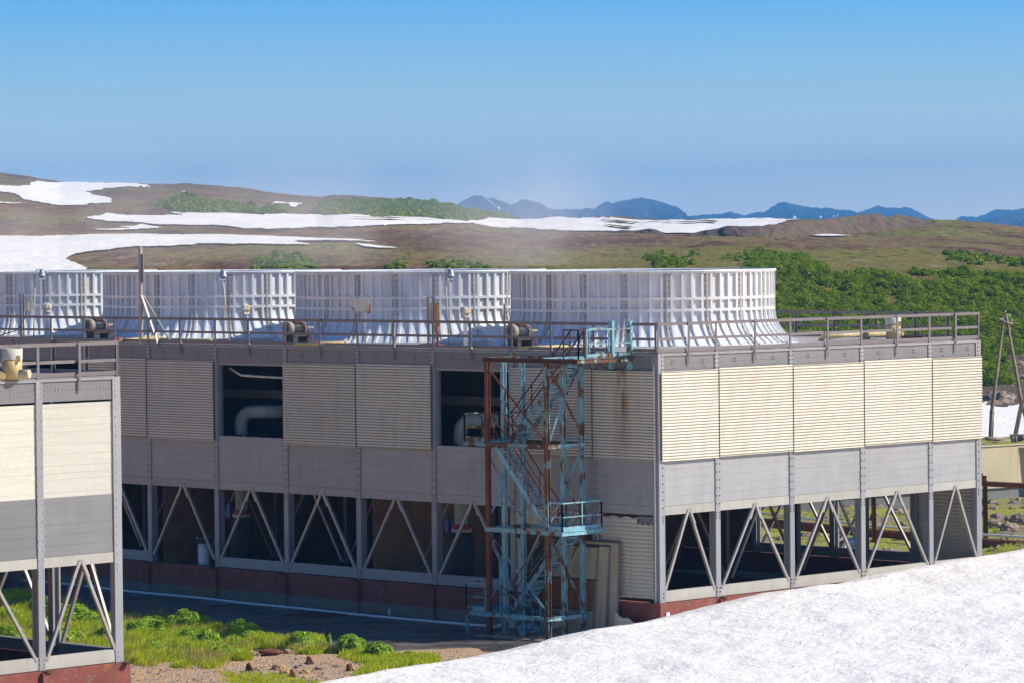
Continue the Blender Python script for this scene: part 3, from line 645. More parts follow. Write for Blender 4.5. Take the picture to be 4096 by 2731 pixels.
    guard([(-3.1, 2.8), (-3.1, 2.05), (-.97, 2.05), (-.97, 2.8)], Z[1], 'bluec'); guard([(-2.6, 1.2), (-.2, 1.2)], Z[3], 'blue'); guard([(-.25, 2.4), (-1.2, 2.4)], Z[3], 'blue')
    guard([(-3.05, 1.95), (-3.05, 1.2), (-2.7, 1.2)], Z[3], 'rustd', False)
    # bracing
    def brace(p, q, mt, w=.075):
        m = MB(); m.beam(p, q, w, .012); m.beam((p[0], p[1], p[2]), (q[0], q[1], q[2]), .012, w); bd(m, 'diagonal_brace', mt)
    xo = X[0] - .02
    brace((xo, 5.85, 8.75), (xo, 2.95, 6.1), 'rust'); brace((xo, 5.85, 2.5), (xo, 2.95, -.25), 'blue')
    yo = Y[0] - .03
    for a, b, k in ((8.9, 6.2, 0), (2.5, -.2, 0)):
        brace((X[0] + .1, yo, a), (X[2], yo, b), 'bluer', .11); mx_ = (X[1] + .02); mz = (a + b) / 2 + .05
        if a > 5: brace((X[0] + .12, yo, b - .1), (mx_, yo, mz + .1), 'bluec')
        brace((mx_ + .15, yo, mz + .2), (X[2], yo, a + .1), 'bluer')
    brace((X[0] + .1, yo, 3.0), (X[2], yo, 5.8), 'blue'); brace((X[1], yo, 4.6), (X[2], yo, 3.1), 'bluer')
    yo = Y[1] + .03
    for a, b in ((5.6, 3.0), (8.9, 6.2), (2.5, -.2)):
        mz = (a + b) / 2
        if a < 8: brace((X[0], yo, a), (X[1] - .2, yo, mz + .3), 'blue'); brace((X[0], yo, b), (X[1] - .2, yo, mz - .3), 'bluec'); m = MB(); m.box(X[1] - .3, X[1] - .1, yo - .01, yo + .01, mz - .45, mz + .45); bd(m, 'gusset_plate', 'bluec')
        brace((X[1], yo, mz - .2), (X[2], yo, b), 'blue')
    # props under the lower landing and the ground step
    m = MB(); m.chan((-3.1, 7.1, ZG), (-3.1, 7.1, Z[0] - .16), .08, .08, .01, up=(1, 0, 0)); bd(m, 'prop', 'blue')
    m = MB(); m.chan((-1.2, 7.1, ZG), (-1.2, 7.1, Z[0] - .16), .08, .08, .01, up=(1, 0, 0)); bd(m, 'prop', 'blue')
    # gate posts at the roof edge
    for y in (GA, GB):
        m = MB(); m.box(-.16, -.02, y - .1, y + .1, 8.7, 10.5); bd(m, 'gate_post', 'bluec')
    m = MB(); m.tube([(-.2, 1.2, 9.75), (-.2, 1.15, 9.3), (-.25, 1.5, 8.75), (-.2, 2.2, 8.65), (-.2, 2.8, 8.9)], .015, 6); bd(m, 'cable', 'hose')
    return root
stair_tower()
m = MB(); m.box(-3.5, -.3, 2.2, 6.3, ZG - .3, ZG + .04); tag(m.build('concrete_pad', M['gravel']), 'low stained concrete pad under the blue stair tower', 'concrete pad')

# ------------------------------------------------------------------ things on the roof
ZR = ZT + .05
def motor(label):
    root = tag(empty('electric_motor'), label, 'motor', 'electric motors beside the fan stacks')
    m = MB(); m.lathe([(0, .20), (.005, .30), (.02, .325), (.24, .33), (.30, .30), (.32, .27)], (0, 0, .75), 28, 'X'); cowl = m.build('fan_cowl', M['motor'], root)
    m = MB(); m.lathe([(-.004, .195), (.03, .19)], (0, 0, .75), 24, 'X')
    for i in range(12):
        a = 2 * math.pi * i / 12; m.beam((-.01, .04 * math.cos(a), .75 + .04 * math.sin(a)), (-.01, .19 * math.cos(a + .35), .75 + .19 * math.sin(a + .35)), .02, .012, (1, 0, 0))
    m.build('fan_grille', M['motord'], cowl)
    m = MB(); m.lathe([(.31, .24), (1.02, .24)], (0, 0, .75), 28, 'X')
    for i in range(44):
        a = 2 * math.pi * i / 44
        m.beam((.33, .24 * math.cos(a), .75 + .24 * math.sin(a)), (1.0, .24 * math.cos(a), .75 + .24 * math.sin(a)), .010, .055, (0, math.cos(a), math.sin(a)))
    m.build('finned_body', M['motord'], root)
    m = MB(); m.lathe([(1.0, .27), (1.03, .29), (1.1, .29), (1.16, .2), (1.22, .05), (1.8, .05)], (0, 0, .75), 24, 'X'); m.build('end_shield', M['motor'], root)
    m = MB(); m.box(.38, .82, -.2, .2, .99, 1.1); m.box(.35, .85, -.23, .23, 1.1, 1.13); m.build('terminal_box', M['rustd'], root)
    m = MB(); m.box(.3, 1.1, -.3, -.18, .42, .5); m.box(.3, 1.1, .18, .3, .42, .5); m.box(.15, 1.35, -.34, .34, .34, .418); m.box(.2, .42, -.3, .3, 0, .339); m.box(1.05, 1.28, -.3, .3, 0, .339); m.build('mounting_frame', M['dark'], root)
    m = MB(); m.tube([(.75, -.22, 1.0), (1.0, -.36, .9), (1.15, -.4, .5), (1.3, -.5, .1), (1.9, -.55, .04)], .035, 8); m.build('cable', M['yhose'], root)
    return root
mo = motor('grey electric motor beside the rightmost fan stack, behind the stair tower')
ml = [mo, copy_tree(mo), copy_tree(mo)]
ml[1]['label'] = 'grey electric motor beside the second fan stack from the right'; ml[2]['label'] = 'grey electric motor beside the third fan stack from the right, near the tall post'
for i, o in enumerate(ml): o.scale = (.86,) * 3; o.location = (1.35, (2.25 + 3 * i) * B - .75, ZR)
for i, (a, c, lb) in enumerate((((2075, 1392), (2275, 1386), 'yellow pipe lying on the roof edge under the rightmost motor'), ((1180, 1376), (1375, 1374), 'yellow pipe lying on the roof edge near the white junction box'), ((470, 1362), (640, 1352), 'thick yellow pipe lying on the roof beside the tall steel post'), ((640, 1356), (845, 1362), 'thin yellow pipe lying on the roof to the right of the tall post'))):
    p = at(a[0], a[1], 2, ZR + .08); q = at(c[0], c[1], 2, ZR + .10); r = .055 if i == 3 else .08
    m = MB(); c0 = Vector(p); m.tube([Vector(p) - c0, Vector(q) - c0], r, 12, True, [r * .75, r * 1.3])
    o = m.build('yellow_pipe', M['yellow'], None, c0); tag(o, lb, 'pipe', 'yellow pipes lying along the roof edge')
def lamp(px, py, lean, side, label):
    p = Vector(at(px, py, 2, ZR)); root = tag(empty('lamp_post', p), label, 'lamp', 'glass jar lamps on thin poles along the roof')
    H = 3.0; top = Vector((lean * .7, -lean * .7, H)); d = Vector((.7, -.714, 0)) * side
    m = MB(); m.tube([(0, 0, 0), top * .5, top], .028, 8); m.tube([top, top + d * .08 + Vector((0, 0, .08)), top + d * .3 + Vector((0, 0, .12))], .024, 8); m.build('pole', M['boxp'], root)
    c = top + d * .3
    h = MB(); h.lathe([(.10, .04), (.09, .09), (-.05, .13), (-.16, .15), (-.17, .17), (-.22, .17)], c, 20); h.box(c.x + d.x * .12, c.x + d.x * .12 + .08, c.y + d.y * .2, c.y + d.y * .2 + .08, c.z - .08, c.z + .02); hh = h.build('lamp_head', M['lampm'], root)
    g = MB(); g.lathe([(-.22, .12), (-.34, .12), (-.42, .09), (-.45, .03)], c, 20); g.build('glass_jar', M['glass'], hh)
    b = MB(); b.lathe([(-.22, .04), (-.36, .045), (-.39, .02)], c, 10); b.build('bulb', M['sign'], hh)
lamp(134, 1352, .12, 1, 'glass jar lamp on a slightly leaning pole, leftmost of the three'); lamp(918, 1372, -.28, .15, 'glass jar lamp on a left leaning pole in front of the third stack'); lamp(1796, 1384, -.12, .7, 'glass jar lamp on a straight pole, rightmost of the three')
def xbox(px, py, label, kind):
    p = Vector(at(px, py, 2, ZR)); v = Vector((.7, -.714, 0)); n = Vector((-.714, -.7, 0))
    def bx_(m, a, b, w0, w1, z0, z1, wear=0):
        c = [v * s + n * w for s, w in ((a, w1), (b, w1), (b, w0), (a, w0))]
        m.hexa([(q.x, q.y, z0) for q in c] + [(q.x, q.y, z1) for q in c]); return m
    if kind == 'box':
        root = tag(empty('junction_box', p), label, 'junction box')
        bx_(MB(), -.22, -.14, -.04, .04, 0, 1.85).build('post', M['boxp'], root); bx_(MB(), .07, .16, -.04, .04, 0, 1.5).build('post', M['wpipe'], root)
        bx_(MB(), -.30, .05, .05, .25, 1.4, 1.88).build('cabinet', M['boxp'], root); bx_(MB(), .055, .27, -.02, .22, 1.42, 1.9).build('cabinet', M['boxp'], root)
        bx_(MB(), .20, .34, -.08, -.021, 1.32, 1.7).build('door', M['boxr'], root)
        m = MB(); m.tube([v * -.4 + Vector((0, 0, 1.55)), v * -.3 + Vector((0, 0, 1.45)), v * -.1 + n * .1 + Vector((0, 0, 1.3))], .05, 8, rs=[.03, .08, .02]); m.build('plastic_wrapping', M['plastic'], root)
    elif kind == 'panel':
        root = tag(empty('switch_panel', p), label, 'switch panel')
        bx_(MB(), -.26, -.19, -.03, .03, 0, 1.95).build('post', M['rail'], root); bx_(MB(), -.02, .04, -.03, .03, 0, 1.95).build('post', M['rail'], root); bx_(MB(), -.26, .04, -.031, .031, 1.951, 1.99).build('cross_bar', M['rail'], root)
        bx_(MB(), -.185, -.025, -.02, .02, .9, 1.75).build('back_plate', M['boxp'], root); bx_(MB(), .045, .24, -.12, .02, .8, 1.76).build('door', M['boxr'], root)
        m = MB(); m.tube([v * .12 + Vector((0, 0, .8)), v * .17 + Vector((0, 0, .5)), v * .17 + Vector((0, 0, .1)), v * .5 + Vector((0, 0, .03))], .05, 8); m.build('hose', M['redp'], root)
    elif kind == 'small':
        root = tag(empty('junction_box', p), label, 'junction box')
        bx_(MB(), -.2, -.14, -.03, .03, 0, 2.0).build('post', M['rail'], root); bx_(MB(), -.06, .0, -.03, .03, 0, 2.0).build('post', M['rail'], root)
        bx_(MB(), .01, .22, -.05, .12, 1.25, 1.68).build('cabinet', M['boxp'], root)
        m = MB(); m.tube([v * .1 + Vector((0, 0, 1.25)), v * .0 + Vector((0, 0, .9)), v * -.3 + Vector((0, 0, .4)), v * -1.3 + Vector((0, 0, .1))], .025, 6); m.build('cable', M['hose'], root)
    elif kind == 'wrap':
        root = tag(empty('wrapped_valve', p), label, 'wrapped valve', 'plastic wrapped valve heads on short posts')
        bx_(MB(), -.08, .08, -.06, .06, 0, 1.15).build('post', M['wpipe'], root)
        m = MB(); rr = random.Random(px)
        prof = [(1.1, .06), (1.17, .17), (1.25, .16), (1.36, .22), (1.48, .2), (1.56, .15), (1.6, .04)]
        m.lathe(prof, (0, 0, 0), 16); m.v = [(a + rr.uniform(-.03, .03), b + rr.uniform(-.03, .03), c + rr.uniform(-.02, .02)) for a, b, c in m.v]; m.sm = [False] * len(m.sm); m.build('plastic_wrapping', M['plastic'], root)
xbox(1450, 1385, 'white junction box with an open rusty door behind the railing', 'box'); xbox(1735, 1388, 'rusted through switch panel on two posts behind the railing', 'panel'); xbox(98, 1356, 'small cream junction box on two thin posts at the left edge', 'small')
xbox(188, 1352, 'wrapped valve head with rusty underside beside the leftmost lamp', 'wrap'); xbox(982, 1366, 'wrapped valve head in hanging plastic beside the middle lamp', 'wrap'); xbox(1862, 1388, 'wrapped valve head beside the rightmost lamp', 'wrap')
# tall post with props at the shaded roof edge
root = tag(empty('steel_post', (0, 0, 0)), 'tall bolted steel post with two slanting props on the shaded roof edge', 'post'); y_ = 6.86 * B
root.location = (.0, y_, ZT)
m = MB(); m.box(-.05, .07, -.07, .07, 0, 4.15); m.build('post', M['brace'], root); m = MB(); m.box(.0, .03, -.2, -.085, 2.6, 3.85); m.build('splice_plate', M['frame'], root)
for dx, q in ((.0, (-.1, -1.25, -.05)), (.3, (.6, -1.25, .05))):
    m = MB(); m.beam((dx * .3, -.05, 2.05), q, .1, .05); m.build('prop', M['brace'], root)
p = Vector(at(2020, 1390, 2, ZR)); root = tag(empty('steel_post', p), 'short thin steel post with a hook behind the railing near the rightmost motor', 'post')
m = MB(); m.box(-.03, .03, -.04, .04, 0, 1.72); m.build('post', M['rail'], root); m = MB(); m.beam((0, 0, 1.25), (.18, -.18, 1.55), .02); m.beam((.18, -.18, 1.55), (.25, -.25, 1.55), .03); m.build('hook', M['rail'], root)
# drum and pipes on the right part of the roof, and on the left building
def vent(px, py, s, label, sgn=1):
    p = Vector(at(px, py, 2, ZR)); root = tag(empty('vent_drum', p), label, 'vent drum')
    m = MB(); m.lathe([(0, .30), (.62, .315)], (0, 0, 0), 26); dr = m.build('drum', M['yellow'] if s > 1 else M['ochre'], root)
    m = MB(); m.lathe([(.625, .325), (.97, .335), (.971, .29), (.7, .28)], (0, 0, 0), 26, cap=False); m.build('collar', pm_col, dr)
    m = MB(); d = Vector((.7, -.714, 0)); n = Vector((-.714, -.7, 0)); c = d * .2 + n * .26; m.beam(c + Vector((0, 0, .55)), c + Vector((0, 0, .75)), .18, .06, n); m.build('plate', M['yellow'], root)
    return root, p
pm_col = pmat('mossy white concrete collar', (.5, .49, .42), .8, 0, .25, 3, streak=.7, rust=.3, rustcol=(.12, .1, .05))
r1, p1 = vent(3573, 1358, 1, 'ochre vent drum with a white collar on the right part of the roof')
r2, p2 = vent(50, 1515, 2, 'yellow vent drum with mossy white collar on the left building roof')
def pipe(name, pts, r, mat, label, cat='pipe', group=None, n=14, sup=None, supmat='greyd'):
    c0 = Vector(pts[0]); m = MB(); m.tube([Vector(p) - c0 for p in pts], r, n)
    if sup:
        root = tag(empty(name, c0), label, cat, group); m.build('pipe', M[mat], root)
        for q in sup: mm = MB(); q = Vector(q) - c0; mm.box(q.x - .15, q.x + .15, q.y - .1, q.y + .1, q.z, -r if False else q.z + .12); mm.build('support', M[supmat], root)
        return root
    o = m.build(name, M[mat], None, c0); tag(o, label, cat, group); return o
a = Vector(at(3282, 1362, 2, ZR + .02)); b_ = Vector(at(3300, 1345, 2, ZR + .2)); c_ = Vector(at(3555, 1333, 2, ZR + .22))
pipe('fibreglass_pipe', [a, a.lerp(b_, .6) + Vector((0, 0, .05)), b_, c_], .11, 'ochre', 'ochre elbow pipe running along the roof into the vent drum', sup=[at(3325, 1359, 2, ZR), at(3465, 1357, 2, ZR)])
pipe('fibreglass_pipe', [at(3605, 1338, 2, ZR + .2), at(3612, 1338, 2, ZR + .2)], .1, 'ochre', 'ochre pipe stub on the far side of the roof vent drum')
pipe('roof_pipe', [at(3606, 1352, 2, ZR + .08), at(3690, 1351, 2, ZR + .08), at(3697, 1358, 2, ZR + .02)], .085, 'maroon', 'maroon pipe lying on the roof right of the vent drum')
pipe('long_pipe', [at(3105, 1328, 2, ZR + .12), at(3300, 1333, 2, ZR + .12)], .07, 'yellow', 'long thin yellow pipe lying along the far roof edge')
pipe('fibreglass_pipe', [at(-60, 1480, 2, ZR + .22), at(12, 1503, 2, ZR + .22)], .1, 'yellow', 'yellow pipe entering the drum at the left edge of the photo')
pipe('fibreglass_pipe', [at(78, 1494, 2, ZR + .22), at(112, 1494, 2, ZR + .22), at(119, 1494, 2, ZR + .22)], .14, 'tank', 'stained grey pipe stub right of the yellow drum')
# cables and hoses lying on the roof
for q, lb in (([(160, 1360), (230, 1352), (262, 1354), (290, 1358)], 'white hose lying on the roof left of the third motor'), ([(1880, 1392), (1905, 1386), (1930, 1390), (2000, 1394)], 'white hose lying on the roof right of the rightmost lamp'), ([(1028, 1368), (1060, 1366), (1095, 1368), (1140, 1352)], 'white hose lying on the roof left of the second motor')):
    pipe('hose', [at(x, y, 2, ZR + .03) for x, y in q], .022, 'wpipe', lb, 'hose', n=6)

# ------------------------------------------------------------------ pipes and tanks inside the long building
def riser(yc, label, grp='pale riser pipes inside the shaded wall'):
    root = tag(empty('riser_pipe', (1.5, yc, -.8)), label, 'riser pipe', grp)
    m = MB(); pts = [(0, 0, 3.0), (0, 0, 6.75)] + [(.5 * (1 - math.cos(t)) * .5, -.5 * (1 - math.cos(t)) * .86, 6.75 + .5 * math.sin(t)) for t in np.linspace(.2, math.pi / 2, 7)] + [(.85, -1.8, 7.27)]
    m.tube(pts, .28, 18); m.build('pipe', M['pipe'], root)
    m = MB(); m.lathe([(2.9, .36), (3.1, .36)], (0, 0, 0), 24); fg = m.build('flange', M['redp'], root)
    m = MB(); m.lathe([(2.78, .39), (2.899, .39)], (0, 0, 0), 24)
    for i in range(18): a = 2 * math.pi * i / 18; m.box(.37 * math.cos(a) - .02, .37 * math.cos(a) + .02, .37 * math.sin(a) - .02, .37 * math.sin(a) + .02, 2.84, 2.93)
    m.build('bolted_ring', M['bolt'], fg)
    m = MB(); m.lathe([(0, .5), (2.5, .5), (2.7, .42), (2.77, .3)], (0, 0, 0), 24); m.build('lower_casing', M['black'], root)
    m = MB(); m.box(-.3, -.15, .45, .65, 2.75, 3.3); m.lathe([(3.3, .07), (3.45, .07)], (-.2, .55, 0), 10); m.build('valve', M['bluep'], root)
for i, (px, lb) in enumerate(((1845, 'pale riser pipe with an elbow seen through the opening beside the stair tower'), (968, 'pale riser pipe with an elbow seen through the middle open bay'))):
    q = at(px, 2050, 0, 1.5); riser(q[1], lb)
q = at(817, 2200, 0, 1.2); root = tag(empty('filter_tank', (1.2, q[1], -.8)), 'pale tank with a bolted lid standing inside the shaded wall', 'tank')
m = MB(); m.lathe([(0, .27), (1.6, .27)], (0, 0, 0), 24); m.build('body', M['wpipe'], root)
m = MB(); m.lathe([(1.601, .36), (1.72, .36)], (0, 0, 0), 24); m.lathe([(1.74, .36), (1.82, .36), (1.86, .2)], (0, 0, 0), 24); lid = m.build('lid', M['dark'], root)
m = MB()
for i in range(14): a = 2 * math.pi * i / 14; m.box(.33 * math.cos(a) - .02, .33 * math.cos(a) + .02, .33 * math.sin(a) - .02, .33 * math.sin(a) + .02, 1.821, 1.86)
m.build('bolted_ring', M['bolt'], lid)
# curved rail pipe at the top of the open bay
for yb, lb in ((by[5], 'thin white pipe bending along the top of the middle open bay'),):
    pipe('sprinkler_pipe', [(.5, yb + B - .3, 8.35), (.6, yb + B - .9, 8.05), (.8, yb + B - 2, 8.0), (1.0, yb + .2, 7.95)], .05, 'wpipe', lb)
# dark blue elbow in the basin seen under the sunlit side
q = Vector(at(3395, 2285, 1, 9.0)); pipe('basin_pipe', [(q.x - .9, q.y - .3, -.9), (q.x - .8, q.y - .2, -.2), (q.x - .4, q.y, .25), (q.x + .3, q.y + .2, .3), (q.x + 1.4, q.y + .6, .3)], .26, 'bluepd', 'dark blue elbow pipe in the basin seen under the sunlit wall')
# ------------------------------------------------------------------ the yard
def sheet_grid(name, xs, ys, zf, mat, kind='structure', smooth=True):
    X_, Y_ = np.meshgrid(xs, ys); Z_ = zf(X_, Y_); G = np.stack([X_, Y_, Z_], -1)
    o = new_obj(name, grid_mesh(name, G, smooth), mat); tag(o, kind=kind); return o
class VN:   # value noise, numpy
    def __init__(s, seed): s.t = np.random.default_rng(seed).random((256, 256))
    def __call__(s, x, y):
        x = np.asarray(x, float); y = np.asarray(y, float); i = np.floor(x).astype(int); j = np.floor(y).astype(int); fx = x - i; fy = y - j
        fx = fx * fx * (3 - 2 * fx); fy = fy * fy * (3 - 2 * fy); t = s.t; a = t[i % 256, j % 256]; b = t[(i + 1) % 256, j % 256]; c = t[i % 256, (j + 1) % 256]; d = t[(i + 1) % 256, (j + 1) % 256]
        return (a * (1 - fx) + b * fx) * (1 - fy) + (c * (1 - fx) + d * fx) * fy - .5
    def fbm(s, x, y, o=5, g=.5):
        r = 0; a = 1.
        for k in range(o): r = r + a * s(x * 2 ** k + 17.3 * k, y * 2 ** k + 9.1 * k); a *= g
        return r
vn = VN(3)
m = MB(); m.box(-60, 0, -40, 80, ZG - .5, ZG); o = m.build('yard_ground', M['yard']); tag(o, kind='structure')
# gravel strip with grass between the two buildings
gx = np.linspace(-58, -5, 180); gy = np.linspace(-30, 40, 220)
XX, YY = np.meshgrid(gx, gy)
SHX = lambda x, y: (-10.0 - x)
edge = (-10.8 - XX) + vn.fbm(XX * .5, YY * .5, 4) * 1.6 - np.clip(-(YY - 11.5) * .45, -40, 0) * 0
cut = np.interp(YY, [3.5, 5, 7, 8.5], [-6.0, -8.0, -11.5, -10.8]) - XX + vn.fbm(XX * .7, YY * .7, 4) * 1.6; edge = np.where(YY < 8, 9, edge); cut = np.where(YY < 8, cut, 9)
hill_ = np.minimum(np.clip(edge / 2.5, -.05, 1), np.clip(cut / 2, -.05, 1))
ZZ = ZG + .10 * hill_ + .05 * vn.fbm(XX * 1.3, YY * 1.3, 4) * (hill_ > 0) - .05
o = new_obj('gravel_ground', grid_mesh('gravel_ground', np.stack([XX, YY, ZZ], -1), True), M['gravel']); tag(o, kind='structure')
# ground under and beyond the plant
FARZ = ZG - .04
def far_ground(x, y): return ZG - .02 + .25 * vn.fbm(x * .25, y * .25, 5) + .0 * x
xs = np.linspace(19.95, 150, 330); ys = np.linspace(-30, 120, 380)
o = sheet_grid('rubble_ground', xs, ys, lambda x, y: ZG - .05 + .5 * vn.fbm(x * .22, y * .22, 6) * np.clip((x - 20) / 6, 0, 1) - np.clip(((x - CAM[0]) * .714 + (y - CAM[1]) * .70 - 172) / 50, 0, 1.2) * .9, M['rubble'])

# foreground snow bank: a crest running in front of the sunlit side, surface falling towards the viewer, building side dropping away
cr = [(-26, -1.75), (-21.4, -1.55), (-17.5, -1.25), (-15.98, -.66), (-10.41, -.26), (-5.54, .02), (-2, .35), (1.87, .66), (5.64, .70), (9.88, .92), (12.99, 1.10), (15.87, 1.17), (40, 2.4), (90, 4)]
cpx = [(1290, 2740), (1323, 2731), (1500, 2703), (1800, 2646), (2010, 2607), (2260, 2555), (2450, 2513), (2640, 2479), (2900, 2420), (3180, 2351), (3440, 2318), (3720, 2264), (3918, 2224), (4096, 2197), (4500, 2120)]
xs_, zs_ = [], []
YC = -5.0
for x, y in cpx: q = at(x, y, 1, YC); xs_.append(q[0]); zs_.append(q[2])
xs_ = np.array([-60] + xs_ + [90]); zs_ = np.array([-1.75] + zs_ + [zs_[-1] + 3])
def snow_z(x, y):
    zc = np.interp(x + .0 * y, xs_, zs_)
    d = YC - y                                   # towards the viewer positive
    z = np.where(d >= 0, zc - .012 * d - .0004 * d * d * (d < 30) - .36 * (d >= 30) * 0, zc - .16 * (-d) ** 1.25)
    near = np.hypot(x - CAM[0], y - CAM[1]); z = z - np.clip((45 - near) / 40, 0, 1) * 0 
    # drift lumps
    z = z + .16 * vn.fbm(x * .22 + 5, y * .22, 3) * np.clip((d + 3) / 3, 0, 1) + .075 * vn.fbm(x * .9, y * .9, 3) + .035 * vn(x * 2.6, y * 2.2) + .02 * vn(x * 4, y * 4)
    return z
# snow sheet in rows parallel to the crest (skewed so that it covers what the camera sees)
ds = np.concatenate([np.linspace(-12, -2, 20), np.linspace(-1.9, 34, 330), np.linspace(34.5, 88, 60)]); xx = np.linspace(-70, 60, 760)
GX = np.zeros((len(ds), len(xx))); 
for i, d in enumerate(ds): GX[i] = xx * 1.0 - max(d, 0) * .25
GY = np.repeat((YC - ds)[:, None], len(xx), 1); GZ = snow_z(GX, GY)
o = new_obj('snow_bank', grid_mesh('snow_bank', np.stack([GX, GY, GZ], -1), True), M['snow']); tag(o, kind='structure')

# small things in the yard
wp = [(80, 2318), (300, 2338), (480, 2358), (600, 2372), (790, 2390), (1000, 2412), (1200, 2432), (1400, 2455), (1640, 2475), (1880, 2497), (2080, 2512)]
pts = [Vector(atz(x, y, ZG + .06)) for x, y in wp]
pts = [p + Vector((.1 * math.sin(i * 2.1), 0, 0)) for i, p in enumerate(pts)]
o = pipe('water_hose', pts, .06, 'wpipe', 'white plastic pipe lying on the yard along the red basin wall', 'pipe', n=8)
o = pipe('water_hose', [(-.35, 3, 3 * 0 + ZG + .05), (-.4, 5, ZG + .05), (-.5, 8, ZG + .05)], .06, 'wpipe', 'short white pipe on the ground behind the stair tower', 'pipe', n=8)
q = Vector(atz(1262, 2458)); m = MB(); m.box(-.6, .6, -.9, .9, 0, .03); m.box(-.75, -.601, -1.05, 1.05, 0, .05); m.box(.601, .75, -1.05, 1.05, 0, .05); tag(m.build('drain_grate', M['rustd'], None, q), 'dark square drain cover flush with the shaded yard', 'drain cover')
q = Vector(atz(1083, 2610, ZG + .12)); m = MB(); m.lathe([(0, .42), (.05, .45), (.1, .42)], (0, 0, 0), 24); m.lathe([(.101, .36), (.12, .34)], (0, 0, 0), 24); tag(m.build('manhole_cover', M['rust'], None, q), 'round rusty manhole cover on the gravel', 'manhole cover')
q = Vector(at(580, 2272, 0, -.225)); m = MB(); m.box(-.02, 0, -.09, .09, -.14, .14); tag(m.build('small_sign', M['sign'], None, q), 'small white plate on the shaded red basin wall', 'sign')
q = Vector(at(2669, 2460, 1, -.225)); m = MB(); m.box(-.09, .09, -.05, 0, -.12, .12); m.box(-.02, .02, -.05, -.01, -.4, -.121); tag(m.build('wall_socket', M['sign'], None, q), 'white box fixed to the sunlit red basin wall at the corner', 'wall box')
q = Vector(atz(1558, 2459)); m = MB(); m.lathe([(0, .06), (.15, .06), (.2, .02), (.27, .02)], (0, 0, 0), 12); tag(m.build('plastic_bottle', M['wpipe'], None, q), 'small pale bottle standing by the basin wall', 'bottle')
def anchor(px, py, rot, label, mt='rust'):
    q = Vector(atz(px, py, ZG + .06)); root = tag(empty('anchor_bracket', q, rot), label, 'bracket', 'rusty anchor brackets on the gravel'); root.scale = (.62, .62, .68)
    m = MB(); m.box(-.3, .3, -.2, .2, 0, .03); m.build('base_plate', M['rustd'], root)
    for x in (-.12, .1):
        m = MB(); m.add([(x, -.18, .03), (x, .18, .03), (x, .11, .36), (x, -.02, .38), (x + .03, -.18, .03), (x + .03, .18, .03), (x + .03, .11, .36), (x + .03, -.02, .38)], [(0, 1, 2, 3), (7, 6, 5, 4), (0, 4, 5, 1), (1, 5, 6, 2), (2, 6, 7, 3), (3, 7, 4, 0)]); m.build('side_plate', M[mt], root)
    m = MB(); m.box(-.117, .1, -.02, .02, .031, .36); m.build('web_plate', M[mt], root)
anchor(996, 2680, .5, 'dark rusty anchor bracket, leftmost on the gravel', 'rustd'); anchor(1238, 2652, 1.2, 'dark rusty anchor bracket behind the others in the gravel', 'rustd'); anchor(1398, 2682, .2, 'orange rusty anchor bracket, rightmost near the snow'); anchor(1170, 2706, .9, 'pale rusty anchor bracket among yellow stones')
def rock(p, s, mat, label, name='rock', seed=0, grp=None, flat=.6):
    rr = np.random.default_rng(seed); import bmesh
    bm = bmesh.new(); bmesh.ops.create_icosphere(bm, subdivisions=3, radius=1)
    a = rr.random(3) * 9
    for v in bm.verts:
        c = v.co.copy(); n1 = noise.noise(c * 1.3 + Vector(a)); n2 = noise.noise(c * 3.1 + Vector(a)); v.co = Vector((round(c.x * 2.6 + n1) / 2.6 * .45 + c.x * .55, c.y, c.z)) * (1 + .35 * n1 + .15 * n2); v.co = Vector((v.co.x * s, v.co.y * s * .8, max(v.co.z, -.3) * s * flat))
    me = bpy.data.meshes.new(name); bm.to_mesh(me); bm.free(); o = new_obj(name, me, M[mat], None, Vector(p) + Vector((0, 0, .2 * s * flat))); o.rotation_euler.z = rr.random() * 6; tag(o, label, 'stone', grp); return o
for i, (x, y, s, mt, lb) in enumerate(((1115, 2676, .3, 'orock', 'flat ochre stone left of the pale anchor bracket'), (1140, 2692, .22, 'orock', 'small ochre stone touching the pale anchor bracket'), (1218, 2692, .2, 'orock', 'ochre stone right of the pale anchor bracket'), (1280, 2680, .2, 'rock', 'grey stone in the middle of the gravel'), (1190, 2672, .15, 'rock', 'small grey stone behind the pale anchor bracket'), (1150, 2608, .18, 'rock', 'pale stone beside the manhole cover'), (1345, 2665, .12, 'rock', 'small grey stone left of the orange anchor bracket'), (1575, 2633, .1, 'rock', 'small stone at the left tip of the grass by the shadow edge'), (1728, 2643, .12, 'rock', 'small stone at the edge of the snow'))):
    rock(atz(x, y, ZG + .04), s, mt, lb, 'stone', i + 3)
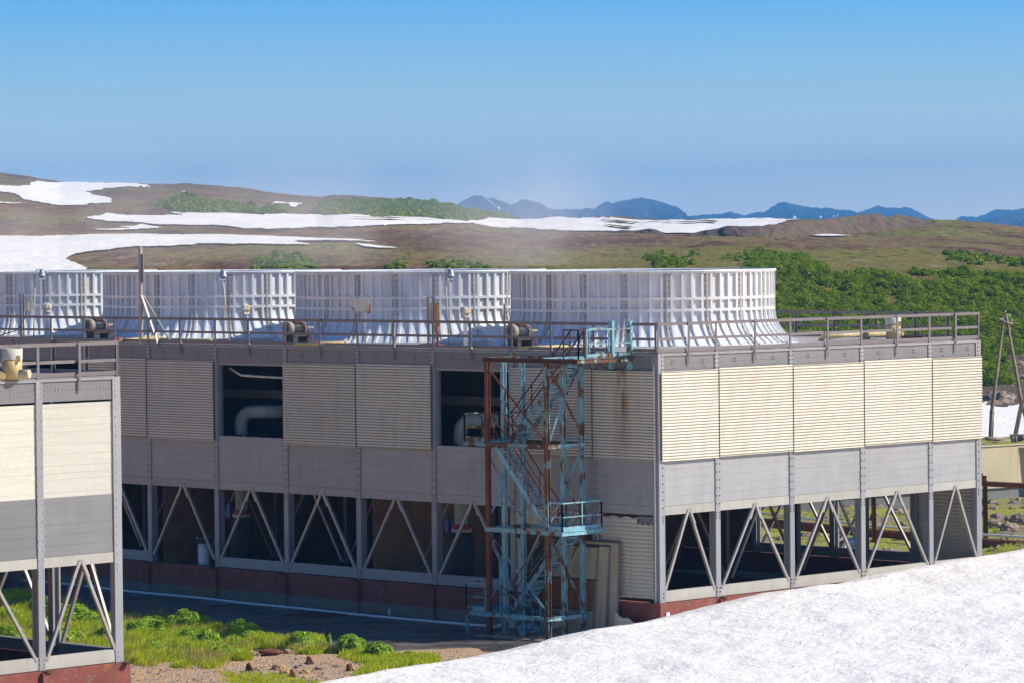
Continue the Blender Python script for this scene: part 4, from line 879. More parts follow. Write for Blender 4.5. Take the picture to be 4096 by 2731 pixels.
# leaning panels behind the stair tower
def leaning(y0, y1, xb, xt, H, mats, label, rot=0):
    root = tag(empty('leaning_panel', (xb, y0, ZG)), label, 'panel', 'dirty panels leaning on the wall behind the stair tower')
    n = Vector((-(H), 0, -(xb - xt))).normalized() if False else Vector((-1, 0, (xt - xb) / H * 1.0)).normalized(); up = Vector((xt - xb, 0, H)).normalized(); LL = math.hypot(xt - xb, H)
    def P(u, v, w): return (Vector((0, u, 0)) + up * v + n * w)
    def bxp(m, u0, u1, v0, v1, w0, w1): m.hexa([P(u0, v0, w0), P(u1, v0, w0), P(u1, v0, w1), P(u0, v0, w1), P(u0, v1, w0), P(u1, v1, w0), P(u1, v1, w1), P(u0, v1, w1)]); return m
    W_ = y1 - y0; v = 0
    for j, (h, mt) in enumerate(mats):
        m = MB(); u = .05; k = 0
        while u < W_ - .06: bxp(m, u, min(u + .09, W_ - .05), v + .03, v + h - .03, -.02, .01 + .018 * (k % 2)); u += .09; k += 1
        m.build('ribbed_sheet', M[mt], root); v += h
        m = MB(); bxp(m, 0, W_, v - .03, v + .03, -.03, .035); m.build('frame_bar', M['dark'], root)
    m = MB(); bxp(m, 0, .05, 0, v, -.03, .036); m.build('frame_bar', M['greyd'], root); m = MB(); bxp(m, W_ - .05, W_, 0, v, -.03, .036); m.build('frame_bar', M['dark'], root); return root
leaning(2.75, 5.6, -.75, -.35, 3.4, [(.95, 'sheet'), (1.15, 'sheetr'), (1.25, 'sheet')], 'large leaning panel with cream and rust orange bands')
leaning(2.2, 4.4, -.62, -.3, 3.5, [(3.4, 'sheet')], 'ribbed panel leaning second in the stack'); leaning(1.75, 4.2, -.45, -.27, 3.6, [(3.55, 'sheet')], 'pale ribbed panel leaning nearest the wall')
Fd = Face((0, 0, 0), (0, 1, 0), (-1, 0, 0))
o = new_obj('scrap_sheet', corrugated(Face((-.75, 0, 0), (0.0, 1, 0), (-1, 0, 0)), .55, 1.6, 0, ZG - .05, ZG + .95, .13, .045, edge=lambda u, z: z > ZG + .95 - .3 * (1.6 - u) + .05 * math.sin(u * 9), ragged=.001), M['cream2']); tag(o, 'crumpled piece of corrugated sheet at the foot of the wall by the snow', 'scrap sheet')
o = new_obj('scrap_sheet', corrugated(Face((-1.1, 0, 0), (0.0, 1, 0), (-1, 0, 0)), 4.0, 5.0, 0, ZG + .04, ZG + .55, .1, .04, ragged=.2), M['cream2']); tag(o, 'small bent corrugated scrap on the pad under the stairs', 'scrap sheet')

# ------------------------------------------------------------------ right background: pipe rack, tank, rocks, timber frame
TT = 184
def fp(x, y, t=TT): return Vector(at_t(x, y, t))
lat = Vector((.7, -.714, 0)); dep = Vector((.714, .70, 0))
root = tag(empty('pipe_rack', fp(3946, 2185)), 'rusty brown steel post of the pipe rack beyond the right corner', 'pipe rack'); T = root.location.copy()
def rk(m, name, mt): m.v = [(a - T.x, b - T.y, c - T.z) for a, b, c in m.v]; m.build(name, M[mt], root)
m = MB(); m.chan(fp(3943, 2250), fp(3940, 1920), .22, .22, .03, up=lat); rk(m, 'post', 'rust')
m = MB(); m.chan(fp(3925, 1912), fp(3946, 1914), .25, .3, .03); m.beam(fp(3905, 1895), fp(3930, 1895), .3, .12); rk(m, 'bracket', 'rust')
m = MB(); m.beam(fp(3918, 1975), fp(3935, 2020), .1); m.beam(fp(3935, 2040), fp(3918, 2080), .1); m.beam(fp(3915, 2050), fp(3946, 2050), .08); rk(m, 'stay', 'rust')
m = MB(); m.beam(fp(3920, 2190), fp(3958, 2190), .3, .12); m.beam(fp(3920, 2215), fp(3958, 2212), .3, .12); rk(m, 'foot_frame', 'rust')
pipe('rusty_pipe', [fp(3600, 1918, 190), fp(3920, 1932, 189), fp(4200, 1945, 187), fp(4600, 1962, 182)], .14, 'rust', 'upper rusty pipe carried by the rack at the right edge')
pipe('rusty_pipe', [fp(2900, 2075, 190), fp(3480, 2128, 186), fp(3920, 2168, 182), fp(4150, 2184, 180), fp(4600, 2210, 177)], .24, 'rust', 'thick rusty pipe low on the ground beyond the building')
pipe('white_pipe', [fp(2900, 2036, 189), fp(3480, 2100, 185), fp(3920, 2136, 181), fp(4150, 2150, 179), fp(4600, 2180, 176)], .065, 'wpipe', 'thin white pipe strapped above the thick rusty pipe')
root = tag(empty('pipe_rack', fp(3500, 2180)), 'reddish steel post of the pipe rack seen through the open bays', 'pipe rack'); T = root.location.copy()
m = MB(); m.chan(fp(3498, 2190), fp(3493, 1960), .22, .22, .03, up=lat); rk(m, 'post', 'rust'); m = MB(); m.beam(fp(3480, 2080), fp(3493, 2040), .1); rk(m, 'stay', 'rust')
# round cream tank, banked with earth
TD = 222.; Rt = 45.; sp0 = at_t(4000, 1778, TD); tc_ = sp0 - Rt * np.array([math.cos(R_(262)), math.sin(R_(262)), 0]); zt_ = at_t(4000, 1778, TD)[2]; zm_ = at_t(4000, 1950, TD)[2]; zb_ = at_t(4000, 2004, TD)[2]
root = tag(empty('retaining_wall', tuple(sp0)), 'long low cream wall with rust streaks beyond the right corner', 'wall'); T = root.location.copy()
def arc(z0, z1, r0, r1, name, mt):
    m = MB(); an = np.linspace(262 - 26, 262 + 26, 90)
    for a0, a1 in zip(an[:-1], an[1:]):
        c = [(tc_[0] - T.x + r * math.cos(R_(q)), tc_[1] - T.y + r * math.sin(R_(q)), z - T.z) for z in (z0, z1) for r, q in ((r0, a0), (r1, a0), (r1, a1), (r0, a1))]; m.hexa(c)
    m.build(name, M[mt], root)
arc(zm_, zt_ - .62, Rt - .3, Rt, 'wall_panel', 'tank'); arc(zt_ - .619, zt_ - .06, Rt - .3, Rt - .015, 'wall_panel', 'tank'); arc(zt_ - .059, zt_, Rt - .3, Rt + .06, 'coping', 'tank'); arc(zb_ - 1, zm_ - .001, Rt - .45, Rt - .15, 'base_wall', 'greyd')
# earth on top of the tank bank, behind its rim
for i, (x, y, s, lb) in enumerate(((4035, 2010 + 110, .6, 'largest brown boulder on the mossy rubble beyond the corner'), (4075, 2085, .55, 'brown boulder at the right edge above the largest one'), (3975, 2100, .45, 'flat tan boulder beside the rack post'), (3985, 2068, .35, 'small dark boulder behind the flat tan one'), (4035, 2078, .3, 'small boulder between the two large ones'), (3930 - 340, 2055, .5, 'pale boulder seen through the open bays'), (3615, 2100, .3, 'small dark boulder seen through the open bays'))):
    v = ray(x, y); t = 200.
    for _ in range(6):
        p = CAM + v * t; zg = ZG - .05 - min(1.2, max(0, (t - 172) / 50)) * .9; t = (zg - CAM[2]) / v[2]
    rock(CAM + v * t, s, 'rock', lb, 'boulder', 40 + i)
# ------------------------------------------------------------------ terrain behind the plant
def poly(cx, cy, sc, pts): return [(cx + x / sc, cy + y / sc) for x, y in pts]
C1 = lambda p: poly(0, 650, 1.68, p); C2 = lambda p: poly(1400, 650, 1.68, p); C3 = lambda p: poly(2700, 650, 1.6848, p); C4 = lambda p: poly(3072, 1000, 2.24, p)
sky_x, sky_y = zip(*([(-400, 655)] + C1([(0, 75), (200, 95), (400, 125), (900, 140), (1300, 150), (1700, 185), (2130, 236)]) + [(1333, 783)] + C2([(0, 222), (230, 245), (700, 300), (950, 345), (1165, 376), (2352, 376)]) + C3([(300, 378), (700, 388), (1000, 400), (1400, 400), (1700, 396), (1870, 398), (2100, 410), (2352, 432)]) + [(4600, 925)]))
def prof(X):
    sk_ = float(np.interp(X, sky_x, sky_y)); te = float(np.interp(X, [0, 1200, 1400, 2000, 2100, 2600, 3300, 4600], [2200, 2100, 1750, 1650, 1550, 1250, 950, 900])); y4 = float(np.interp(X, [0, 2400, 3000, 4600], [1105, 1105, 1085, 1070]))
    ts = [165, 222, 250, 285, 405, 560, 800, te]; ys = [2275, 2060, 1850, 1612, y4, y4 + (sk_ - y4) * .42, y4 + (sk_ - y4) * .72, sk_]
    return ts, ys
def terr_noise(P, t):
    a = np.clip((t - 240) / 200, 0, 1)
    u = (P[..., 0] - CAM[0]) * .7 - (P[..., 1] - CAM[1]) * .714
    return (vn.fbm(u * .02, t * .006, 4) * 1.2 + vn.fbm(u * .12, t * .02, 3) * .45) * a * np.clip(t / 900, .35, 1.3)
def terr_y2t(X, y):
    ts, ys = prof(X); return float(np.exp(np.interp(-y, -np.array(ys), np.log(ts))))
def terr_pts(Xs, Ys, lift=0):
    Xs = np.asarray(Xs, float); Ys = np.asarray(Ys, float); T = np.empty_like(Xs)
    it = {}
    fx = Xs.ravel(); fy = Ys.ravel(); ft = T.ravel()
    ux, inv = np.unique(fx, return_inverse=True); order = np.argsort(inv, kind='stable'); bounds = np.searchsorted(inv[order], np.arange(len(ux) + 1))
    for i, x in enumerate(ux):
        ts, ys = prof(x); idx = order[bounds[i]:bounds[i + 1]]; ft[idx] = np.exp(np.interp(-fy[idx], -np.array(ys), np.log(ts)))
    T = ft.reshape(Xs.shape)
    V = CD + CR * ((Xs - 2048) / FPX)[..., None] - CU * ((Ys - 1365.5) / FPX)[..., None]; P = CAM + V * T[..., None]
    P[..., 2] += terr_noise(P, T) + lift; return P, T
gxs = np.arange(-400, 4601, 9.); rows = 470; fr = np.concatenate([np.linspace(0, .62, 90)[:-1], np.linspace(.62, 1, 381)])
XX = np.repeat(gxs[None], rows, 0); YY = np.empty_like(XX)
for j, x in enumerate(gxs):
    ts, ys = prof(x); YY[:, j] = ys[0] + (ys[-1] - ys[0]) * fr
P, T = terr_pts(XX, YY)
# far side drops away behind the skyline
last = P[-1].copy(); dirs = last - CAM; dirs[:, 2] = 0; dirs /= np.linalg.norm(dirs, axis=1)[:, None]; back = last + dirs * 400; back[:, 2] -= 14
P = np.concatenate([P, back[None]], 0)
o = new_obj('hillside', grid_mesh('hillside', P, True), M['hill']); tag(o, kind='structure')
def inside(px, py, pl):
    r = np.zeros(px.shape, bool); n = len(pl)
    for i in range(n):
        x1, y1 = pl[i]; x2, y2 = pl[(i + 1) % n]
        c = ((y1 > py) != (y2 > py)) & (px < (x2 - x1) * (py - y1) / ((y2 - y1) or 1e-9) + x1); r ^= c
    return r
def patch(name, pl, mat, lift=.5, dx=5, dy=1.6, rag=1., amp=0, kind='structure'):
    pl = np.array(pl); x0, y0 = pl.min(0) - 6; x1, y1 = pl.max(0) + 6
    xs = np.arange(max(x0, -380), min(x1, 4580), dx); ys = np.arange(y0, y1, dy); X, Y = np.meshgrid(xs, ys)
    nx = vn.fbm(X * .03, Y * .12, 5) * 22 * rag; ny = vn.fbm(X * .03 + 40, Y * .12, 5) * 5 * rag
    mk = inside(X + nx, Y + ny, pl)
    sk_ = np.interp(xs, sky_x, sky_y)[None]; mk &= Y > sk_ + .5
    P, T = terr_pts(X, Y, lift)
    if amp: P[..., 2] += amp * (vn.fbm(P[..., 0] * .15, P[..., 1] * .15, 5) + .35)
    cell = mk[:-1, :-1] & mk[1:, 1:] & mk[1:, :-1] & mk[:-1, 1:]
    if not cell.any(): return
    o = new_obj(name, grid_mesh(name, P, True, mask=cell), mat); tag(o, kind=kind); return o
patch('snow_patch', C1([(-300, 150), (0, 157), (190, 148), (240, 130), (500, 130), (880, 140), (990, 152), (1025, 168), (960, 175), (720, 178), (580, 188), (615, 205), (690, 232), (755, 243), (755, 262), (600, 272), (500, 283), (550, 300), (400, 305), (280, 290), (200, 270), (210, 255), (100, 218), (0, 207), (-300, 190)]), M['snowfar'], .28, rag=.6)
patch('snow_patch', C1([(-200, 280), (0, 282), (250, 294), (0, 291), (-200, 288)]), M['snowfar'], .28, rag=.1)
patch('snow_patch', C1([(540, 372), (660, 360), (700, 347), (900, 352), (1230, 349), (1100, 335), (1400, 335), (1700, 348), (2352, 360)]) + C2([(700, 380), (1165, 381), (2352, 379)]) + C3([(500, 383), (930, 390), (800, 402), (600, 436), (100, 490), (0, 493)]) + C2([(2150, 488), (1750, 465), (1400, 455), (1180, 440), (720, 422), (0, 432)]) + C1([(2080, 437), (1960, 447), (1600, 435), (1440, 403), (1130, 412), (960, 400), (640, 380)]), M['snowfar'], .28, rag=.5)
patch('snow_patch', C1([(570, 455), (770, 460), (900, 450), (1060, 440), (1090, 430), (1000, 412), (950, 405), (900, 420), (780, 432), (870, 440), (740, 448)]), M['snowfar'], .28, rag=.4)
patch('snow_patch', C1([(-300, 506), (0, 503), (500, 495), (850, 487), (1400, 495), (2000, 515), (2352, 530), (2542, 545), (2352, 549), (1980, 545), (2095, 572), (1900, 568), (1780, 560), (1560, 568), (1400, 560), (1100, 570), (850, 580), (560, 610), (480, 630), (448, 655), (470, 675), (500, 678), (585, 710), (585, 765), (-300, 765)]), M['snowfar'], .28, rag=.5)
patch('snow_patch', C2([(20, 562), (130, 565), (340, 588), (200, 589), (90, 580)]), M['snowfar'], .28, dx=3, dy=1, rag=.25)
patch('snow_patch', C1([(1825, 285), (1860, 268), (1925, 282), (1960, 268), (2035, 275), (2030, 295), (1960, 305), (1930, 290)]), M['snowfar'], .28, dx=3, dy=1, rag=.15)
patch('snow_patch', C1([(1212, 200), (1240, 198), (1248, 205), (1220, 206)]), M['snowfar'], .28, dx=3, dy=1, rag=.1)
patch('snow_patch', C3([(880, 487), (960, 487), (1215, 516), (1000, 513), (890, 502)]), M['snowfar'], .28, dx=3, dy=1, rag=.15)
patch('snow_patch', [(3850, 1640), (3925, 1613), (3985, 1616), (4010, 1636), (4060, 1618), (4096, 1612), (4600, 1600), (4600, 1850), (3850, 1850)], M['snow'], .25, dx=4, dy=3, rag=.3)
# dark bare strips in the plateau snow
patch('bare_strip', C2([(0, 383), (350, 393), (740, 420), (400, 405), (0, 387)]), M['hill'], .75, dx=3, dy=1, rag=.15)
patch('bare_strip', C2([(1640, 392), (1850, 390), (2100, 400), (2352, 400)]) + C3([(290, 405), (280, 412), (0, 409)]) + C2([(1900, 402)]), M['hill'], .75, dx=3, dy=1, rag=.2)
patch('bare_strip', C2([(1680, 428), (1880, 432), (1960, 450), (1800, 446)]), M['hill'], .75, dx=3, dy=1, rag=.2)
# earth mounds on the skyline: ridges with depth
def mound(name, top, foot, t0, seed, mat='mound', depth=60):
    tx, ty = zip(*top); fx_, fy_ = zip(*foot); xs = np.arange(min(tx), max(tx), 5.); v = VN(seed); rows = []; tf = np.array([terr_y2t(x, np.interp(x, fx_, fy_)) for x in xs]); w9 = min(81, len(xs) // 3 * 2 + 1); tf = np.convolve(np.pad(tf, w9 // 2, mode='edge'), np.ones(w9) / w9, 'valid')[:len(xs)] - 6; depth = min(depth, 22)
    for j, w in enumerate(np.linspace(0, 1, 60)):
        y = np.interp(xs, fx_, fy_) + (np.interp(xs, tx, ty) - np.interp(xs, fx_, fy_)) * w
        t = tf + depth * w ** 1.3; V = CD + CR * ((xs - 2048) / FPX)[:, None] - CU * ((y - 1365.5) / FPX)[:, None]; P = CAM + V * t[:, None]
        P[:, 2] += (v.fbm(xs * .03, w * 2 + 0 * xs, 5) * .7 + v.fbm(xs * .25, w * 6 + 0 * xs, 3) * .15) * math.sin(math.pi * min(1, w * .9 + .05)) 
        rows.append(P)
    for q, dz in ((20, -3), (60, -12), (100, -25)):
        dd = rows[59] - CAM; dd[:, 2] = 0; dd /= np.linalg.norm(dd, axis=1)[:, None]; b = rows[59] + dd * q; b[:, 2] += dz; rows.append(b)
    f = rows[0].copy(); f[:, 2] -= 1.5; rows.insert(0, f)
    o = new_obj(name, grid_mesh(name, np.stack(rows), True), M[mat]); tag(o, kind='structure')
mound('spoil_mound', C3([(80, 492), (180, 462), (280, 448), (350, 430), (480, 430), (600, 430), (680, 418), (760, 404), (950, 393), (1040, 380), (1100, 372), (1180, 366), (1240, 350), (1380, 348), (1430, 372), (1500, 352), (1570, 362), (1640, 375), (1700, 398), (1760, 402)]), C3([(80, 494), (400, 520), (700, 528), (900, 500), (1200, 470), (1500, 450), (1700, 425), (1760, 405)]), 640, 11)
mound('spoil_mound', C3([(640, 530), (700, 515), (760, 503), (800, 515), (830, 530)]), C3([(640, 533), (740, 543), (830, 533)]), 600, 12, depth=10)
mound('spoil_mound', C2([(1750, 464), (1830, 456), (1900, 460), (2010, 447), (2060, 452), (2100, 470), (2160, 489)]), C2([(1750, 466), (1950, 482), (2160, 491)]), 900, 13, depth=20)
mound('spoil_mound', C2([(2265, 490), (2300, 478), (2352, 470)]) + C3([(60, 478), (120, 492)]), C2([(2265, 492)]) + C3([(0, 496), (120, 494)]), 800, 14, depth=10)
# distant mountains
def mountain(top, t0, yb, seed, snow=(), depth=2600):
    YS = []
    tx, ty = zip(*top); xs = np.arange(min(tx), max(tx), 4.); v = VN(seed); rows = []
    yt = np.interp(xs, tx, ty); yt = yt + v.fbm(xs * .06, xs * 0, 4) * 5
    for w in np.linspace(0, 1, 90):
        t = t0 + depth * w; rid = 1 - np.abs(v.fbm(xs * .016 + w * 1.1, w * 2.2 + 0 * xs, 5)) * 2.0
        rise = w ** .8; y = yb + 12 + (yt - yb - 12) * rise; V = CD + CR * ((xs - 2048) / FPX)[:, None] - CU * ((y - 1365.5) / FPX)[:, None]; P = CAM + V * t
        P[:, 2] += (rid - .8) * 44 * math.sin(math.pi * w) ** .7; rows.append(P); dv = P - CAM; YS.append(1365.5 - FPX * (dv @ CU) / (dv @ CD))
    b = rows[-1].copy(); dd = b - CAM; dd[:, 2] = 0; dd /= np.linalg.norm(dd, axis=1)[:, None]; b += dd * 1500; b[:, 2] -= 260; rows.append(b)
    o = new_obj('mountain', grid_mesh('mountain', np.stack(rows), True), M['mount']); tag(o, kind='structure')
    YS = np.array(YS); XS = np.repeat(xs[None], len(YS), 0); G = np.stack(rows[:len(YS)])
    for pl in snow:
        mk = inside(XS, YS, pl); cell = mk[:-1, :-1] & mk[1:, 1:]
        if cell.any():
            q = G.copy(); q[..., 2] += 2; q -= np.array([.714, .70, 0]) * 6; tag(new_obj('snow_patch', grid_mesh('snow_patch', q, True, mask=cell), M['snowfar']), kind='structure')
mountain(C2([(640, 380), (700, 300), (740, 270), (800, 240), (830, 222), (880, 222), (910, 238), (960, 238), (1010, 255), (1080, 290), (1140, 260), (1170, 252), (1240, 265), (1290, 280), (1340, 308), (1400, 318), (1480, 315), (1555, 318), (1570, 307), (1640, 310), (1690, 275), (1740, 265), (1770, 275), (1830, 258), (1900, 245), (1950, 238), (2000, 245), (2080, 262), (2140, 285), (2200, 300), (2240, 330), (2280, 362), (2352, 366)]) + C3([(80, 374)]), 7000, 880, 21, [C2([(790, 262), (825, 264), (820, 282), (800, 278)]), C2([(834, 262), (850, 264), (854, 280), (840, 278)]), C2([(915, 250), (935, 256), (980, 285), (1022, 322), (1018, 334), (960, 290)]), C2([(1994, 345), (2008, 334), (2024, 362), (2016, 376), (1998, 368)])])
mountain(C3([(60, 378), (95, 370), (200, 352), (320, 350), (380, 332), (470, 360), (550, 335), (600, 335), (680, 285), (740, 266), (800, 280), (850, 290), (930, 308), (980, 310), (1050, 305), (1090, 315), (1180, 325), (1240, 345), (1290, 350), (1330, 400)]), 7600, 890, 22, [C3([(790, 382), (812, 366), (830, 368), (822, 384)]), C3([(1048, 356), (1070, 362), (1098, 352), (1104, 372), (1060, 378)]), C3([(975, 366), (990, 362), (994, 388), (976, 390)])])
mountain(C3([(1150, 380), (1240, 340), (1290, 318), (1370, 292), (1400, 302), (1580, 308), (1650, 340), (1710, 372), (1780, 410)]), 8300, 900, 23)
mountain(C3([(1850, 412), (1930, 365), (2040, 368), (2170, 318), (2230, 325), (2352, 310), (2600, 290), (2900, 320)]), 8600, 905, 24)
mountain(C3([(2000, 415), (2140, 375), (2352, 338), (2600, 310), (2900, 320)]), 6200, 910, 25)

# ------------------------------------------------------------------ vegetation
def leaves(cent, nrm, size, asp=1.8, seed=1):
    """one folded diamond per leaf: cent (n,3), nrm (n,3), size (n,)"""
    g = np.random.default_rng(seed); n = len(cent); nrm = nrm / np.linalg.norm(nrm, axis=1)[:, None]; a = g.normal(size=(n, 3)); a -= nrm * (a * nrm).sum(1)[:, None]; a /= np.linalg.norm(a, axis=1)[:, None]; b = np.cross(nrm, a)
    s = size[:, None]; V = np.stack([cent - a * s * asp / 2, cent + b * s / 2 + nrm * s * .15, cent + a * s * asp / 2 - nrm * s * .1, cent - b * s / 2 + nrm * s * .15], 1).reshape(-1, 3)
    return V, np.arange(4 * n).reshape(n, 4)
def dome_leaves(c, r, h, n, size, g, lumps=6):
    u = g.random(n) * 2 * math.pi; z = g.random(n) ** .7; k = g.random(n) ** .33 * .35 + .68
    d = np.stack([np.cos(u) * np.sqrt(1 - z * z), np.sin(u) * np.sqrt(1 - z * z), z], -1)
    ld = g.normal(size=(lumps, 3)); ld[:, 2] = abs(ld[:, 2]); ld /= np.linalg.norm(ld, axis=1)[:, None]
    lump = np.max(np.clip(d @ ld.T, 0, 1) ** 8, axis=1); k = k * (.78 + .42 * lump)
    P = np.asarray(c)[None] + d * k[:, None] * np.array([r, r, h])
    nn = d + g.normal(size=(n, 3)) * .55 + np.array([0, 0, .5]); return P, nn, size * (.7 + .7 * g.random(n))
def alder(name, pl, count, r, nleaf, lsize, seed, label=None, cat=None, kind='stuff', tmax=1e9):
    g = np.random.default_rng(seed); pl = np.array(pl); x0, y0 = pl.min(0); x1, y1 = pl.max(0); X = []; Y = []
    tl, yl = prof((x0 + x1) / 2)
    while len(X) < count:
        # even in world depth: sample t, convert to y
        t0_ = terr_y2t((x0 + x1) / 2, y1); t1_ = terr_y2t((x0 + x1) / 2, y0); t = t0_ + (t1_ - t0_) * g.random(4000); x = x0 + (x1 - x0) * g.random(4000)
        y = np.interp(np.log(t), np.log(tl), yl); k = inside(x + vn.fbm(x * .02, y * .02, 3) * 30, y + vn.fbm(x * .02, y * .02 + 9, 3) * 12, pl); X += list(x[k]); Y += list(y[k])
    X = np.array(X[:count]); Y = np.array(Y[:count]); P, T = terr_pts(X, Y); Vs = []; Fs = []; b = 0; Cs = []; Ns = []; Ss = []
    for i in range(count):
        rr = r * (.35 + .7 * g.random() + .9 * max(-.2, float(vn.fbm(P[i][0] * .16, P[i][1] * .16, 3)))); near = 1.; nl = int(nleaf * (rr / r) ** 1.5)
        p, n_, s_ = dome_leaves(P[i] + [0, 0, -.15], rr, rr * (.7 + .5 * g.random()), nl, lsize, g); Cs.append(p); Ns.append(n_); Ss.append(s_)
    V, F = leaves(np.concatenate(Cs), np.concatenate(Ns), np.concatenate(Ss), 1.3, seed)
    o = new_obj(name, np_mesh(name, V, F), M['alder']); tag(o, label, cat, None, kind); return o
alder('alder_scrub', C4([(-500, 290), (-260, 220), (-150, 150), (-40, 80), (200, 75), (450, 150), (560, 205), (720, 205), (900, 190), (1150, 225), (1290, 310), (1540, 310), (1560, 225), (1700, 195), (1950, 215), (2294, 230), (3300, 230), (3300, 900), (2250, 880), (2190, 1000), (2200, 1200), (2040, 1230), (1890, 1180), (-500, 1180)]), 4200, .9, 360, .13, 31, None, None, 'stuff')
alder('shrub', C4([(1570, 40), (1700, 25), (1900, 60), (2294, 110), (2800, 130), (2800, 190), (2294, 160), (1900, 130), (1650, 105)]), 150, .7, 160, .2, 32, 'long low band of green shrubs on the brown meadow at the right edge', 'shrub', None)
alder('shrub', C4([(1290, 195), (1450, 190), (1560, 200), (1550, 225), (1290, 215)]), 40, .6, 120, .2, 33, 'small low green shrub joining the main scrub on the right', 'shrub', None)
alder('shrub', C2([(1970, 660), (2020, 620), (2080, 600), (2200, 640), (2290, 690), (2300, 730), (2060, 730), (2060, 690)]), 80, .7, 140, .2, 34, 'green shrub patch showing above the rim of the rightmost fan stack', 'shrub', None)
alder('shrub', C3([(90, 640), (130, 615), (190, 630), (170, 655)]), 10, .6, 120, .2, 35, 'small lone shrub left of two others above the rightmost fan stack', 'shrub', None)
alder('shrub', C3([(310, 640), (400, 620), (435, 650), (400, 672), (330, 660)]), 14, .6, 120, .2, 36, 'small double shrub above the right part of the rightmost fan stack', 'shrub', None)
alder('shrub', C3([(450, 610), (590, 600), (600, 650), (540, 660), (460, 650)]), 26, .7, 130, .2, 37, 'dark shrub at the upper left tip of the main scrub', 'shrub', None)
alder('shrub', C1([(1690, 700), (1720, 660), (1780, 640), (1860, 610), (1930, 620), (2080, 630), (2110, 680), (2150, 730), (1680, 730)]), 100, .8, 150, .22, 38, 'broad dark green shrub patch above the second stack from the left', 'shrub', None)
alder('shrub', C2([(240, 700), (270, 675), (330, 678), (390, 700), (390, 730), (240, 730)]), 20, .6, 120, .22, 39, 'small green shrub above the third stack left of the lamp', 'shrub', None)
alder('shrub', C2([(520, 700), (540, 668), (620, 675), (700, 672), (850, 672), (940, 710), (940, 730), (520, 730)]), 50, .6, 120, .22, 40, 'low green shrub patch above the third stack behind the lamp head', 'shrub', None)
# farther thickets, seen as bumpy green cover
def far_scrub(pl, label, amp=1.6, dx=4, dy=1.2, count=700, r=2.6, ls=.8, seed=50):
    o = alder('scrub_thicket', pl, count, r, 70, ls, seed, label, 'scrub', None); return o
far_scrub(C2([(-60, 222), (0, 222), (230, 245), (700, 300), (950, 345), (1165, 378), (600, 378), (0, 360), (-270, 358), (-240, 330), (-200, 300), (-130, 240)]), 'green scrub covering the low hill left of the blue mountains', count=5200, r=1.25, ls=.6, seed=51)
far_scrub(C1([(1050, 285), (1120, 265), (1200, 240), (1260, 225), (1420, 255), (1560, 290), (1700, 325), (1900, 322), (1980, 345), (1700, 340), (1300, 335), (1060, 305)]), 'green scrub patch on the upper left hillside', count=2600, r=1.2, ls=.6, seed=52)

def grass_mass(name, pts, H, seed, mat, blades=14, spread=.12, wid=.012, lean=.35):
    g = np.random.default_rng(seed); n = len(pts); k = blades
    base = np.repeat(pts, k, 0) + np.concatenate([g.normal(size=(n * k, 2)) * spread, np.zeros((n * k, 1))], 1)
    h = np.repeat(H, k) * (.55 + .6 * g.random(n * k)); a = g.random(n * k) * 2 * math.pi; le = lean * (.3 + g.random(n * k))
    wind = np.array([.25, -.18]); tip = base.copy(); tip[:, 0] += (np.cos(a) * le + wind[0]) * h; tip[:, 1] += (np.sin(a) * le + wind[1]) * h; tip[:, 2] += h * .92
    mid = base * .5 + tip * .5; mid[:, 2] += h * .14; w = wid * (.7 + .8 * g.random(n * k)); o_ = np.stack([np.cos(a + 1.5), np.sin(a + 1.5), 0 * a], -1) * w[:, None]
    V = np.stack([base - o_, base + o_, mid + o_ * .8, mid - o_ * .8, mid - o_ * .8, mid + o_ * .8, tip + o_ * .15, tip - o_ * .15], 1).reshape(-1, 3); F = np.arange(8 * n * k).reshape(-1, 4)
    return np_mesh(name, V, F)
# main grass belt between the yard and the gravel (outline on the ground plane)
GP = [(-40, 2395), (120, 2385), (300, 2440), (480, 2480), (560, 2470), (640, 2460), (800, 2500), (900, 2530), (1200, 2570), (1290, 2590), (1340, 2610), (1200, 2605), (1130, 2600), (1010, 2592), (900, 2650), (840, 2675), (700, 2650), (600, 2655), (510, 2645), (300, 2640), (100, 2600), (-40, 2560)]
def scatter(pl, n, seed, z=ZG + .04):
    g = np.random.default_rng(seed); a = np.array(pl); x0, y0 = a.min(0); x1, y1 = a.max(0); out = []
    while len(out) < n:
        x = x0 + (x1 - x0) * g.random(3000); y = y0 + (y1 - y0) * g.random(3000) ; k = inside(x + vn.fbm(x * .01, y * .03, 4) * 60, y + vn.fbm(x * .01 + 5, y * .03, 4) * 22, a)
        out += [atz(p, q, z) for p, q in zip(x[k], y[k])]
    return np.array(out[:n])
gp = scatter(GP, 5200, 61); hh = .08 + .42 * np.clip(vn.fbm(gp[:, 0] * .9, gp[:, 1] * .9, 3) * 1.3 + .45, 0, 1)
tag(new_obj('tall_grass', grass_mass('tall_grass', gp, hh, 62, None, 20), M['grass']), kind='stuff')
gp = scatter(GP, 1700, 63); tag(new_obj('dry_grass', grass_mass('dry_grass', gp, np.full(len(gp), .36), 64, None, 16, wid=.007), M['dry']), kind='stuff')
sp_ = [(1340, 2600), (1560, 2620), (1700, 2625), (1760, 2648), (1600, 2672), (1500, 2690), (1450, 2700), (1480, 2665), (1380, 2640)]
gp = scatter(sp_, 520, 65); tag(new_obj('tall_grass', grass_mass('tall_grass', gp, np.full(len(gp), .26), 66, None, 18), M['grass']), kind='stuff')
sp_ = [(880, 2700), (980, 2690), (1120, 2705), (1180, 2720), (1330, 2731), (1000, 2760), (900, 2740)]
gp = scatter(sp_, 260, 67); tag(new_obj('tall_grass', grass_mass('tall_grass', gp, np.full(len(gp), .12), 68, None, 12), M['grass']), kind='stuff')
